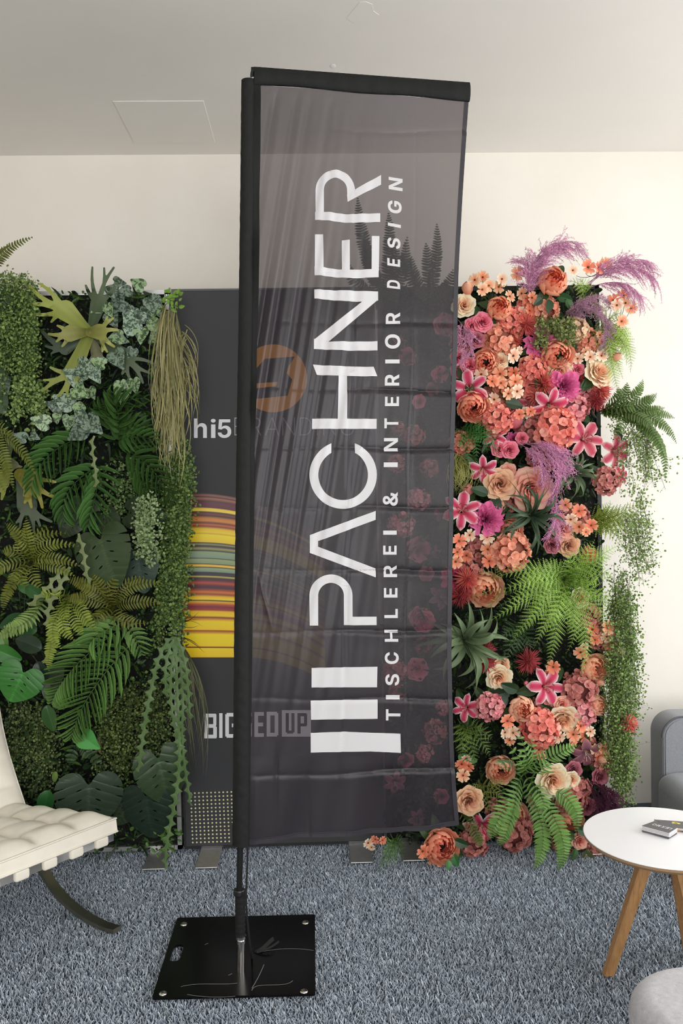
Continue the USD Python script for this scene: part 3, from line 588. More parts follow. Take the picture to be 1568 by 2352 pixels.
obj('leg', leg([0.025, -0.043, TZ-0.045], [0.082, -0.141, 0.004], 0.021, 0.016, 0.016, 0.014, -0.5), oak, table, smooth=20)
obj('leg', leg([0.04, 0.04, TZ-0.045], [0.13, 0.14, 0.004], 0.021, 0.016, 0.016, 0.014, 0.9), oak, table, smooth=20)
obj('leg_frame', cat([bx(-0.10, 0.10, -0.02, 0.02, TZ-0.05, TZ-0.0195), bx(-0.02, 0.02, -0.10, 0.10, TZ-0.05, TZ-0.0195)]), oak, table)

# cards on the table
paper_edge = plain('card_edges', L(205, 205, 207), 0.7); card_grey = plain('dark_grey_card', L(98, 98, 100), 0.55); card_ink = plain('card_white_ink', L(235, 235, 236), 0.5); yellow_ink = plain('yellow_ink', L(232, 200, 40), 0.5)
tz = TZ+0.0006
def quad_on(q, z): return np.array([on_z(x, y, z) for x, y in q])
def card_stack(name, label, top_px, ztop, n, seed, top_mat, text=None):
    P = quad_on(top_px, ztop); o = P.mean(0); o[2] = tz
    root = thing(name, label, 'business cards', o, 'stacks of cards on the round table')
    r = np.random.RandomState(seed); h = (ztop-tz)/n
    for k in range(n):
        dx, dy, a = r.uniform(-0.0016, 0.0016), r.uniform(-0.0016, 0.0016), r.uniform(-0.02, 0.02)
        if k == n-1: dx = dy = a = 0
        q = (P-P.mean(0))[:, :2]; c, s = math.cos(a), math.sin(a); q = q@np.array([[c, s], [-s, c]])+[dx, dy]
        poly = Polygon(q); m = extrude(poly, h*0.86); m.apply_translation([0, 0, k*h])
        obj('card', m, top_mat if k == n-1 else (paper_edge if k > 3 else card_grey), root)
    return root, P, o
LX = [(1510, 1884), (1474, 1895), (1539, 1912), (1554, 1894)]
# top face corners in the photo: far-left, near-left, near-right, far-right
c1, P1, o1 = card_stack('card_stack', 'stack of dark grey cards lettered in white, nearest on the white table', [(1502.6, 1885.5), (1474.0, 1896.0), (1536.0, 1912.5), (1554.5, 1900.5)], TZ+0.020, 14, 3, card_grey)
def card_frame(P):                                        # unit frame on the card: x along the long side, y along the short
    return P[1], P[2]-P[1], P[0]-P[1]
def on_card(poly, root, P, o, mat, z, name='lettering', label=None):
    B, X, Y = card_frame(P); v, f = fill2d(poly, 0.2)
    V = B+v[:, :1]*X+v[:, 1:2]*Y; V[:, 2] = z
    obj(name, (V-o, f), mat, root, label=label)
def upside(ch, a, b, y0, y1, w): g = glyph(ch, w); x0, q0, x1, q1 = g.bounds; return affinity.affine_transform(g, [-(b-a)/(x1-x0), 0, 0, -(y1-y0)/(q1-q0), b+x0*(b-a)/(x1-x0), y1+q0*(y1-y0)/(q1-q0)])
for ch, a in zip('LEXMO', (0.76, 0.63, 0.49, 0.32, 0.16)): on_card(upside(ch, a, a+(0.12 if ch != 'L' else 0.09), 0.40, 0.64, 620), c1, P1, o1, card_ink, TZ+0.0203, 'letter')
c2, P2, o2 = card_stack('card_stack', 'spread of grey cards with a yellow ring printed on top, behind the lettered stack', [(1501.5, 1882.0), (1530.0, 1896.5), (1602, 1908.0), (1600, 1889.0)], TZ+0.013, 9, 5, card_grey)
def on_card2(poly, mat, name, label=None):
    B, X, Y = P2[0], P2[3]-P2[0], P2[1]-P2[0]; v, f = fill2d(poly, 0.2); V = B+v[:, :1]*X+v[:, 1:2]*Y; V[:, 2] = TZ+0.0133; obj(name, (V-o2, f), mat, c2, label=label)
asp = np.linalg.norm(P2[3]-P2[0])/np.linalg.norm(P2[1]-P2[0])
el = affinity.scale(Point(0.40, 0.40).buffer(0.085), 1, asp); el2 = affinity.scale(Point(0.40, 0.40).buffer(0.035), 1, asp)
on_card2(el.difference(el2), yellow_ink, 'ring_logo', 'yellow ring'); on_card2(sbox(0.28, 0.42, 0.31, 0.56), card_ink, 'lettering', None)
pz = TZ+0.006
p0, p1 = on_z(1556, 1905.5, pz), on_z(1640, 1915, pz)
pen = thing('pencil', 'wooden pencil lying beside the cards at the right edge of the table', 'pencil', (p0+p1)/2)
pc = (p0+p1)/2; t_ = (p1-p0)/np.linalg.norm(p1-p0)
obj('shaft', tube([p0-pc, p1-pc], 0.0038, 6), plain('pencil_wood', L(214, 160, 112), 0.5), pen, smooth=25)
obj('tip', tube([p0-pc-t_*0.012, p0-pc], [0.0007, 0.0037], 6), plain('pencil_tip', L(225, 190, 150), 0.6), pen)

# ------------------------------------------------------------------ grey armchair at the right edge
AY = 3.60
def ax(px, py): p = on_y(px, py, AY); return p[0], p[2]
x0_, _ = ax(1503, 1800); zt = ax(1560, 1636)[1]; zs = ax(1545, 1770)[1]; xi = ax(1527, 1720)[0]
AW = 0.66
arm = thing('upholstered_chair', 'low grey armless upholstered chair by the wall at the right edge', 'upholstered chair', (x0_+AW/2, AY, 0))
ao = np.array([x0_+AW/2, AY, 0])
felt = mottled('grey_wool_upholstery', L(118, 121, 127), L(137, 140, 146), 320, 0.9, 0.35, 700, 0.0012, sheen_weight=0.3)
dfelt = mottled('dark_grey_wool_piping', L(80, 82, 86), L(96, 98, 102), 300, 0.9)
def rr(x0, x1, z0, z1, r):                                 # rounded at the two top corners
    b = sbox(x0, z0-1, x1, z1).buffer(-r).buffer(r, 16); return b.intersection(sbox(x0-1, z0, x1+1, z1+1))
def slab(poly, y0, y1):                                    # polygon in x-z, extruded along y
    m = extrude(poly, y1-y0); v = m.vertices.copy(); m.vertices = np.c_[v[:, 0], y1-v[:, 2], v[:, 1]]; return m
def soft_slab(poly, y0, y1, r=0.02, steps=5):               # extrusion with rounded front edges
    ms = []
    for k in range(steps):
        t0 = k/steps; a = 1-math.cos(t0*math.pi/2)
        ms.append(slab(poly.buffer(-(r*(1-math.sin((k+0.5)/steps*math.pi/2)))), y0+r*(1-math.cos(k/steps*math.pi/2)), y0+r*(1-math.cos((k+1)/steps*math.pi/2))+0.0005))
    ms.append(slab(poly, y0+r, y1)); return cat(ms)
outer = rr(x0_, x0_+AW, 0.05, zt, 0.085); tk = xi-x0_
inner = rr(x0_+tk, x0_+AW-tk, 0.05, zt-0.030, 0.062)
BD = 0.15                                                  # depth of the backrest
x_in = ax(1523, 1720)[0]; AX1 = x_in+0.66
bk = rr(x_in, AX1, 0.05, on_y(1568, 1648, AY)[2], 0.085)
def back_loft(n=7):
    return cat([slab(bk.buffer(-0.010), AY-0.001, AY+0.004), slab(bk.buffer(-0.003), AY+0.004, AY+0.010), slab(bk, AY+0.010, AY+BD-0.012), slab(bk.buffer(-0.004), AY+BD-0.012, AY+BD-0.004), slab(bk.buffer(-0.012), AY+BD-0.004, AY+BD)])
obj('backrest', local(back_loft(), ao), felt, arm, smooth=25)
ipp = np.array(bk.buffer(0.001).exterior.coords); ang = np.arctan2(ipp[:, 1]-0.3, ipp[:, 0]-(x_in+0.33)); ipp = ipp[np.argsort(-ang)]; ipp = ipp[ipp[:, 1] > zs-0.02]
obj('piping', local(tube(np.c_[ipp[:, 0], np.full(len(ipp), AY+0.006), ipp[:, 1]], 0.0045, 7), ao), dfelt, arm, smooth=True)
sx0 = on_y(1507, 1800, AY)[0]
def super_loft(hw, hd, r, levels, z_):                       # rounded-rectangle loft
    ring = np.array(sbox(-hw+r, -hd+r, hw-r, hd-r).buffer(r, 14).exterior.coords)[:-1]; n = len(ring); V = []
    for ins, z in levels:
        s = np.array([1-ins/hw, 1-ins/hd]); V.append(np.c_[ring*s, np.full(n, z)])
    V = np.vstack(V+[[[0, 0, levels[0][1]]], [[0, 0, levels[-1][1]]]]); m = len(levels)
    i, j = np.meshgrid(np.arange(m-1), np.arange(n), indexing='ij'); q = np.stack([i*n+j, i*n+(j+1) % n, (i+1)*n+(j+1) % n, (i+1)*n+j], -1).reshape(-1, 4)
    F = np.vstack([q[:, [0, 1, 2]], q[:, [0, 2, 3]], [[m*n, (k+1) % n, k] for k in range(n)], [[m*n+1, (m-1)*n+k, (m-1)*n+(k+1) % n] for k in range(n)]])
    return trimesh.Trimesh(V, F, process=False)
def seat_block():
    hw, hd = (AX1+0.02-sx0)/2, 0.29
    m = super_loft(hw, hd, 0.05, [(0.01, 0.07), (0.0, 0.085), (0.0, zs-0.06)]+[(0.06*(1-math.cos(a)), zs-0.06+0.06*math.sin(a)) for a in np.linspace(0.12, math.pi/2, 9)]+[(0.12, zs+0.002)], 0); m.apply_translation([sx0+hw, AY+0.02-hd, 0]); return m
obj('seat', local(seat_block(), ao), felt, arm, smooth=40)
for (a, b) in ((sx0+0.07, AY-0.48), (AX1-0.07, AY-0.48), (sx0+0.07, AY+0.05), (AX1-0.07, AY+0.05)): obj('leg', local(bx(a-0.02, a+0.02, b-0.02, b+0.02, 0.0, 0.072), ao), M['black_metal'], arm)

# ------------------------------------------------------------------ light grey felt pouf, bottom right corner
PZ = 0.42; pe = on_z(1441, 2290, 0.34)
pc_ = np.array([0.905, 1.70, 0.0])
pouf = thing('pouf', 'light grey felt pouf with rounded edges in the bottom right corner', 'pouf', pc_)
felt2 = material('light_felt', {'g': ('texture_coordinate', {}), 'n': ('noise_texture', {'scale': 55, 'detail': 8, 'roughness': 0.8}), 'r': ('rgb_ramp', {'ramp': [(0.32, tuple(L(158, 157, 163))), (0.68, tuple(L(190, 189, 194)))]}), 'n2': ('noise_texture', {'scale': 420, 'detail': 3}), 'b': ('bump', {'strength': 0.5, 'distance': 0.0015}), 'p': ('principled_bsdf', {'roughness': 0.95, 'sheen_weight': 0.4})},
     [('g.object', 'n.vector'), ('n.fac', 'r.fac'), ('r.color', 'p.base_color'), ('g.object', 'n2.vector'), ('n2.fac', 'b.height'), ('b.normal', 'p.normal')])
lv = [(0.015, 0.006), (0.003, 0.02), (0.0, 0.12), (0.0, PZ-0.05)]+[(0.045*(1-math.sin(a))**1.0*1.0 if False else 0.045*(1-math.cos(a)), PZ-0.045+0.045*math.sin(a)) for a in np.linspace(0.15, math.pi/2, 8)]+[(0.09, PZ+0.001), (0.16, PZ+0.002)]
rot = math.radians(8)
pm = super_loft(0.242, 0.242, 0.15, lv, 0); pm.apply_transform(trimesh.transformations.rotation_matrix(rot, [0, 0, 1]))
obj('body', pm, felt2, pouf, smooth=60)
sm = np.array(sbox(-0.242+0.15, -0.242+0.15, 0.242-0.15, 0.242-0.15).buffer(0.1503, 14).exterior.coords); sm = sm@np.array([[math.cos(rot), math.sin(rot)], [-math.sin(rot), math.cos(rot)]])
obj('seam', tube(np.c_[sm, np.full(len(sm), PZ-0.05)], 0.0016, 6), felt2, pouf, smooth=True)
# ------------------------------------------------------------------ plant library
S_ = 0.00180                                             # metres per photo pixel near the panels
rng = np.random.RandomState(21)
def nrm(a): a = np.asarray(a, float); return a/(np.linalg.norm(a, axis=-1, keepdims=True)+1e-12)
VIEW = np.array([0, -1.0, 0])                            # plants on the panels face the room
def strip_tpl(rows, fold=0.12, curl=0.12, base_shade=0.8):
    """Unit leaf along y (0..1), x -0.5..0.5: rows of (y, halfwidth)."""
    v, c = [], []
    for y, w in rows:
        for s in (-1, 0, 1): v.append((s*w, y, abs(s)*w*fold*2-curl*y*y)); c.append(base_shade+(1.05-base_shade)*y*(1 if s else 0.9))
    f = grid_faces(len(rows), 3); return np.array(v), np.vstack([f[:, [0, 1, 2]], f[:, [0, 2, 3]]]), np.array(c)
T_LANCE = strip_tpl([(0, .10), (.3, .46), (.65, .36), (1, .02)])
T_OBLONG = strip_tpl([(0, .42), (.2, .5), (.7, .4), (1, .04)], 0.10, 0.15)
T_STRAP = strip_tpl([(0, .22), (.12, .44), (.45, .5), (.8, .36), (1, .03)], 0.22, 0.20)
def round_tpl(n=6, dome=0.18):
    a = np.linspace(0, 2*math.pi, n, endpoint=False)+math.pi/n
    v = np.vstack([[[0, .5, dome]], np.c_[.5*np.sin(a), .5-.5*np.cos(a), 0*a]]); f = [[0, 1+(k+1) % n, 1+k] for k in range(n)]
    return v, np.array(f), np.r_[1.08, np.full(n, 0.95)]
T_ROUND = round_tpl()
T_TINY = (np.array([(0, 0, 0), (-.5, .55, .05), (0, 1, 0), (.5, .55, .05)]), np.array([[0, 2, 1], [0, 3, 2]]), np.array([.85, 1, 1.1, 1]))
def comb_tpl(n=8, tooth=0.5):
    """Leaflet of a lacy fern: a thin rib with tapering teeth on both sides."""
    v, f, c = [], [], []
    for k in range(n):
        y0 = k/n; w = tooth*(1-0.85*(k/n)**1.3)*(0.75 if k == 0 else 1)
        for s in (-1, 1):
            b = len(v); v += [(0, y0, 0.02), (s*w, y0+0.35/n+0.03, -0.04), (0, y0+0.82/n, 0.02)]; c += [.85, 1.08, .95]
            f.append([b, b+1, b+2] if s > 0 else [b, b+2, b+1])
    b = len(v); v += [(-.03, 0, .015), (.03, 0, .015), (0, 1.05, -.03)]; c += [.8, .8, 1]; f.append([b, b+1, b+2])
    return np.array(v), np.array(f), np.array(c)
T_COMB = comb_tpl()
def poly_tpl(poly, edge, zf, cf):
    v, f = fill2d(poly, edge); x, y = v[:, 0], v[:, 1]; return np.c_[x, y, zf(x, y)], f, cf(x, y)
def smooth_poly(pts, n=60):
    p = np.array(pts+pts[:1], float); from scipy.interpolate import CubicSpline
    d = np.r_[0, np.cumsum(np.linalg.norm(np.diff(p, axis=0), axis=1))]; return Polygon(CubicSpline(d, p, bc_type='periodic')(np.linspace(0, d[-1], n)[:-1]))
HEART = smooth_poly([(0, 0.02), (-.16, -.10), (-.36, -.02), (-.45, .20), (-.36, .48), (-.17, .78), (0, 1.0), (.17, .78), (.36, .48), (.45, .20), (.36, -.02), (.16, -.10)])
T_HEART = poly_tpl(HEART, 0.2, lambda x, y: 0.30*np.abs(x)-0.20*(y-.3)**2-0.25*x*x, lambda x, y: 1.0+0*x)
OVAL = smooth_poly([(0, 0), (-.24, .16), (-.31, .42), (-.22, .74), (0, 1.0), (.22, .74), (.31, .42), (.24, .16)])
T_OVAL = poly_tpl(OVAL, 0.2, lambda x, y: 0.35*np.abs(x)-0.22*(y-.3)**2, lambda x, y: 0.95+0.25*np.exp(-np.abs(x)/.03))
def monstera(seed, slits=5, depth=0.55):
    r = np.random.RandomState(seed)
    p = smooth_poly([(0, .06), (-.14, -.14), (-.36, -.16), (-.52, .05), (-.54, .32), (-.42, .62), (-.20, .88), (0, 1.0), (.20, .88), (.42, .62), (.54, .32), (.52, .05), (.36, -.16), (.14, -.14)], 90)
    cuts = []
    for s in (-1, 1):
        for k in range(slits):
            y0 = -.02+.16*k+r.uniform(-.02, .02); d = depth*r.uniform(.6, 1.1)
            a = np.array([s*.10*(1.6-depth), y0+.05]); b = np.array([s*.62, y0+.20+.05*k]); i = a+(b-a)*(1-d); n = np.array([-(b-a)[1], (b-a)[0]])/np.linalg.norm(b-a)
            m = i+(b-i)*.6
            cuts.append(Polygon([i, m+n*.02, b+n*.06, b-n*.035, m-n*.018]))
    for s in (-1, 1):
        for k in range(3):
            y0 = .10+.2*k; cuts.append(affinity.rotate(Polygon(np.array(Point(0, 0).buffer(1, 6).exterior.coords)*[.055, .014]), s*25, origin=(0, 0)).__class__(np.array(affinity.rotate(Polygon(np.array(Point(0, 0).buffer(1, 6).exterior.coords)*[.05, .012]), s*28, origin=(0, 0)).exterior.coords)+[s*.15, y0+.06]))
    p = p.difference(unary_union(cuts))
    if hasattr(p, 'geoms'): p = max(p.geoms, key=lambda g: g.area)
    vein = lambda x, y: np.exp(-np.abs(np.abs(((y-np.abs(x)*.42+.05)*6.2) % 1-.5)-.5)/.10)
    z = lambda x, y: 0.16*np.abs(x)-0.28*x*x-0.30*np.clip(y-.25, 0, 1)**2-0.10*np.clip(-y, 0, 1)-0.008*vein(x, y)
    c = lambda x, y: 0.92+0.8*np.exp(-np.abs(x)/.012)+0.34*vein(x, y)*np.exp(-np.abs(x)/.5)
    return poly_tpl(p, 0.075, z, c)
T_MON = [monstera(1), monstera(2, 4, .42), monstera(3, 5, .35)]
def bake(mb, tpl, P, X, Y, Z, col):
    tv, tf, tc = tpl; P, X, Y, Z = (np.atleast_2d(a) for a in (P, X, Y, Z)); n, k = len(P), len(tv)
    V = P[:, None]+tv[None, :, 0:1]*X[:, None]+tv[None, :, 1:2]*Y[:, None]+tv[None, :, 2:3]*Z[:, None]
    F = (tf[None]+np.arange(n)[:, None, None]*k).reshape(-1, 3)
    C = np.clip(np.broadcast_to(np.atleast_2d(col), (n, 3))[:, None]*np.asarray(tc)[None, :, None], 0, 1)
    mb.add(V.reshape(-1, 3), F, C.reshape(-1, 3))
def bez(p0, p1, y0, y1, bend=0.0, lift=0.03, n=16):
    """Curve from photo pixel p0 (depth y0) to p1 (depth y1); bend: sideways bulge as a share of its length; lift: bulge towards the room (m)."""
    p0, p1 = np.array(p0, float), np.array(p1, float); d = p1-p0; m = (p0+p1)/2+np.array([-d[1], d[0]])*bend
    A, B, C = on_y(*p0, y0), on_y(*m, (y0+y1)/2)+np.array([0, -lift, 0]), on_y(*p1, y1)
    C0 = 2*B-(A+C)/2; t = np.linspace(0, 1, n)[:, None]
    return (1-t)**2*A+2*t*(1-t)*C0+t*t*C
def along(sp, t):
    s = np.linspace(0, 1, len(sp)); P = np.stack([np.interp(t, s, sp[:, k]) for k in range(3)], -1); g = np.gradient(sp, axis=0); T = nrm(np.stack([np.interp(t, s, g[:, k]) for k in range(3)], -1)); return P, T
LEN = {'sword': lambda t: np.interp(t, [0, .06, .3, .6, .88, 1], [.45, .75, 1, .92, .5, .12]), 'palm': lambda t: np.interp(t, [0, .15, .45, .8, 1], [.7, .95, 1, .75, .45]), 'tri': lambda t: np.interp(t, [0, .08, .2, .6, 1], [.75, 1, .98, .55, .06])}
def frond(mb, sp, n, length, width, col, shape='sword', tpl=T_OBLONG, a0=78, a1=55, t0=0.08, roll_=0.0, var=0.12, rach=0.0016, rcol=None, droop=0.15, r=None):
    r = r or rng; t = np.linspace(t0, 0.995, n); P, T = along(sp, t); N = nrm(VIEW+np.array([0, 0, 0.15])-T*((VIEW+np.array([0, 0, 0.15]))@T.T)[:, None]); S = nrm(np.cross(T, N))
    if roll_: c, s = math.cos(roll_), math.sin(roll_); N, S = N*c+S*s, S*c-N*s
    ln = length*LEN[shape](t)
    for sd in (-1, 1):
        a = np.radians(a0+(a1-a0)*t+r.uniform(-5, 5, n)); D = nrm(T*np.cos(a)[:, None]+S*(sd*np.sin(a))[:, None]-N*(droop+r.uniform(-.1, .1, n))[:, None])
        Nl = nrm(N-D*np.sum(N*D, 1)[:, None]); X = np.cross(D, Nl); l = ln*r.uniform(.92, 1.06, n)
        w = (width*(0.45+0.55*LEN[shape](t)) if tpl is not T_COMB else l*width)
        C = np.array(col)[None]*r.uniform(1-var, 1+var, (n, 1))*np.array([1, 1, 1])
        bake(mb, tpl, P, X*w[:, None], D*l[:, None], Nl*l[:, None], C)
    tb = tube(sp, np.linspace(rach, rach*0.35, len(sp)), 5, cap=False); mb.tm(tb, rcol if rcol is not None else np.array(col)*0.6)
def plant(name, label, cat_, base, y=3.60, group=None):
    o = on_y(base[0], base[1], y); return thing(name, label, cat_, o, group or '%s plants on the %s wall' % (name.replace('_', ' '), 'green' if base[0] < 600 else 'flower')), o
KIND = {  # pinna spacing px, length px, width px, shape, template, angles
    'sword': dict(step=6.2, length=19, width=5.6, shape='sword', tpl=T_OBLONG, a0=82, a1=66),
    'fine': dict(step=5.0, length=21, width=4.2, shape='sword', tpl=T_LANCE, a0=72, a1=50),
    'palm': dict(step=13.0, length=62, width=5.2, shape='palm', tpl=T_STRAP, a0=58, a1=30),
    'lace': dict(step=9.5, length=40, width=0.42, shape='tri', tpl=T_COMB, a0=66, a1=48)}
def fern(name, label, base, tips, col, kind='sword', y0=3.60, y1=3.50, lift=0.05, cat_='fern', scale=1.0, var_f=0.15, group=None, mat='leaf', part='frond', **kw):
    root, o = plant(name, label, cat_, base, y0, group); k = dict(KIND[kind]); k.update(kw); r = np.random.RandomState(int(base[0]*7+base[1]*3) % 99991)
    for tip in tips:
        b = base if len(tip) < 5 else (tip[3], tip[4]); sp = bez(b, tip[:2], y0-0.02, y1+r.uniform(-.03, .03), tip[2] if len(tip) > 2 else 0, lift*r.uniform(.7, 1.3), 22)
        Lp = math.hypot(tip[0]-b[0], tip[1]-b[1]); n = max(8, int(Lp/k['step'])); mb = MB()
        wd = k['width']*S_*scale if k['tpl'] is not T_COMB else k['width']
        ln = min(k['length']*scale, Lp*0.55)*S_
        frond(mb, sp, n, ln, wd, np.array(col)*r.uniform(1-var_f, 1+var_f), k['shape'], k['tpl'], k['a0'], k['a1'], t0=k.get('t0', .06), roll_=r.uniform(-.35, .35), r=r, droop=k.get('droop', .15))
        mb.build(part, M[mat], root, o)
    return root
def place_leaf(mb, tpl, px, py, y, L_, ang, col, wr=1.0, tilt=(0, 0), base=None):
    """Leaf whose base is at pixel (px,py); ang: direction of its tip in degrees, 0 = right, 90 = down in the photo."""
    P = on_y(px, py, y); a = math.radians(ang); D = nrm(RIGHT*math.cos(a)-UP*math.sin(a)+VIEW*tilt[0]); N = nrm(VIEW+np.cross(D, VIEW)*tilt[1]); N = nrm(N-D*(N@D)); X = np.cross(D, N)
    l = L_*S_; bake(mb, tpl, P, X*l*wr, D*l, N*l, col)
def leafy(name, label, cat_, base, leaves, tpl, mat, y0=3.58, group=None, stem_col=L(60, 80, 45), part='leaf'):
    """leaves: (px, py, length px, direction, colour[, width ratio, depth])"""
    root, o = plant(name, label, cat_, base, y0, group); r = np.random.RandomState(int(base[0]*5+base[1]*11) % 9999)
    for k, lf in enumerate(leaves):
        px, py, l, ang, col = lf[:5]; wr = lf[5] if len(lf) > 5 else 1.0; y = lf[6] if len(lf) > 6 else y0-0.05-r.uniform(0, .04)
        mb = MB(); tp = tpl[k % len(tpl)] if isinstance(tpl, list) else tpl
        place_leaf(mb, tp, px, py, y, l, ang, np.array(col)*r.uniform(.9, 1.1), wr, (r.uniform(-.15, .35), r.uniform(-.3, .3)))
        q = obj(part, (mb.arr()[0]-o, mb.arr()[1]), M[mat], root, True, tint=mb.arr()[2])
        a, b = on_y(px, py, y), on_y(base[0]+(px-base[0])*.4, base[1]+(py-base[1])*.4, y0)
        obj('stem', tube(np.array([b, (a+b)/2+[0, -.012, 0], a])-o, 0.0013, 5), M['tinted'], q, smooth=True, tint=None)
        g = UsdGeom.Mesh(q.GetChildren()[0]); UsdGeom.PrimvarsAPI(g).CreatePrimvar('tint', Sdf.ValueTypeNames.Color3fArray, 'constant').Set(Vt.Vec3fArray([Gf.Vec3f(*map(float, stem_col))]))
    return root
def hanging(name, label, cat_, strands, leaf, col0, col1, tpl=T_ROUND, per=9.0, spread=7.0, y=3.50, ydep=0.05, stem_col=L(70, 90, 50), seed=1, group=None, twig=True):
    """Trailing plant. strands: (x, y, length px, sideways drift px); leaf: size px; per: px between leaf groups."""
    r = np.random.RandomState(seed); base = (np.mean([s[0] for s in strands]), min(s[1] for s in strands)); root, o = plant(name, label, cat_, base, y, group)
    sm, lm = MB(), MB()
    for (x, y_, ln, dr) in strands:
        n = max(4, int(ln/14)); t = np.linspace(0, 1, n); ph, am = r.uniform(0, 6), r.uniform(2, 6); yd = y+r.uniform(-ydep, ydep)
        pts = np.array([on_y(x+dr*a**1.3+am*math.sin(ph+a*ln/45), y_+ln*a, yd-0.02*math.sin(math.pi*min(1, a*1.3))) for a in t])
        sm.tm(tube(pts, 0.0008, 3, cap=False), stem_col)
        m = int(ln/per*2); tt = r.uniform(0.02, 1, m); P, T = along(pts, tt); k = r.randint(2, 4)
        for _ in range(k):
            off = r.normal(0, spread*S_, (m, 3))*np.array([1, .6, .7]); Q = P+off
            D = nrm(r.normal(0, 1, (m, 3))+np.array([0, -.3, -.5])); N = nrm(VIEW+r.normal(0, .55, (m, 3))); N = nrm(N-D*np.sum(N*D, 1)[:, None]); X = np.cross(D, N); l = leaf*S_*r.uniform(.6, 1.25, (m, 1))
            mix = r.uniform(0, 1, (m, 1)); bake(lm, tpl, Q, X*l, D*l, N*l, (np.array(col0)*(1-mix)+np.array(col1)*mix)*r.uniform(.8, 1.2, (m, 1)))
            if twig:
                sel = r.rand(m) < .35; A_, B_ = P[sel], Q[sel]
                for a, b in zip(A_, B_): d = b-a; e = nrm(np.cross(d, VIEW))*0.0006; sm.add([a-e, a+e, b], [[0, 1, 2]], stem_col)
    sm.build('stems', M['leaf'], root, o, kind='stuff'); lm.build('leaves', M['leaf'], root, o, kind='stuff')
    return root
def ribbons(name, label, cat_, base, curves, w, col, y=3.5, mat='leaf', part='blade', stuff=False, group=None, chan=0.3, seed=1, rows=10, col2=None):
    """Curved tapering blades. curves: (x0,y0,x1,y1,bend,lift[,width])"""
    root, o = plant(name, label, cat_, base, y, group); r = np.random.RandomState(seed); one = MB()
    for c in curves:
        sp = bez(c[:2], c[2:4], y, y-0.03+r.uniform(-.03, .03), c[4], c[5], rows); ww = (c[6] if len(c) > 6 else w)*S_; t = np.linspace(0, 1, rows)
        P, T = along(sp, t); N = nrm(VIEW+r.normal(0, .35, 3)-T*0); N = nrm(N-T*np.sum(N*T, 1)[:, None]); X = np.cross(T, N); wd = ww*np.interp(t, [0, .15, .6, 1], [.8, 1, .7, .04])
        V = np.stack([P-X*wd[:, None]/2+N*wd[:, None]*chan, P, P+X*wd[:, None]/2+N*wd[:, None]*chan], 1).reshape(-1, 3)
        cc = np.array(col)*(1-(q := r.rand()))+np.array(col if col2 is None else col2)*q; C = np.clip(cc[None]*np.repeat(np.interp(t, [0, 1], [.8, 1.15]), 3)[:, None]*r.uniform(.85, 1.15), 0, 1)
        mb = one if stuff else MB(); mb.add(V, grid_faces(rows, 3), C)
        if not stuff: mb.build(part, M[mat], root, o, True)
    if stuff: one.build(part, M[mat], root, o, True, kind='stuff')
    return root
def zigzag(name, label, strands, col, y=3.47, w=15, group=None):
    root, o = plant(name, label, 'trailing cactus', strands[0][:2], y, group); r = np.random.RandomState(int(strands[0][0]))
    for s in strands:
        pts = np.array(s[2]) if len(s) > 2 and isinstance(s[2], list) else None
        px = spline(np.c_[pts, np.zeros(len(pts))], 120)[:, :2]; Ln = np.sum(np.linalg.norm(np.diff(px, axis=0), axis=1)); n = int(Ln/6.2); px = spline(np.c_[pts, np.zeros(len(pts))], n)[:, :2]
        P = np.array([on_y(a, b, y-0.02-0.02*math.sin(3.1*k/n)+0.004*math.sin(k*.4)) for k, (a, b) in enumerate(px)]); T = nrm(np.gradient(P, axis=0)); X = nrm(np.cross(T, VIEW)); ww = (s[3] if len(s) > 3 else w)*S_
        k = np.arange(n); tri = np.array([.2, .34, 1.05, .36])            # one tooth every four rows, the two sides alternating
        wl, wr = ww*tri[k % 4], ww*tri[(k+2) % 4]; tp = np.interp(k/n, [0, .05, .9, 1], [.5, 1, 1, .4])[:, None]
        V = np.stack([P+X*wl[:, None]*tp*.62+T*ww*.12, P, P-X*wr[:, None]*tp*.62+T*ww*.12], 1); V[:, 1] -= VIEW*-0.0025
        mb = MB(); mb.add(V.reshape(-1, 3), grid_faces(n, 3), np.array(col)*r.uniform(.85, 1.15)); mb.build('stem', M['leaf'], root, o)
    return root
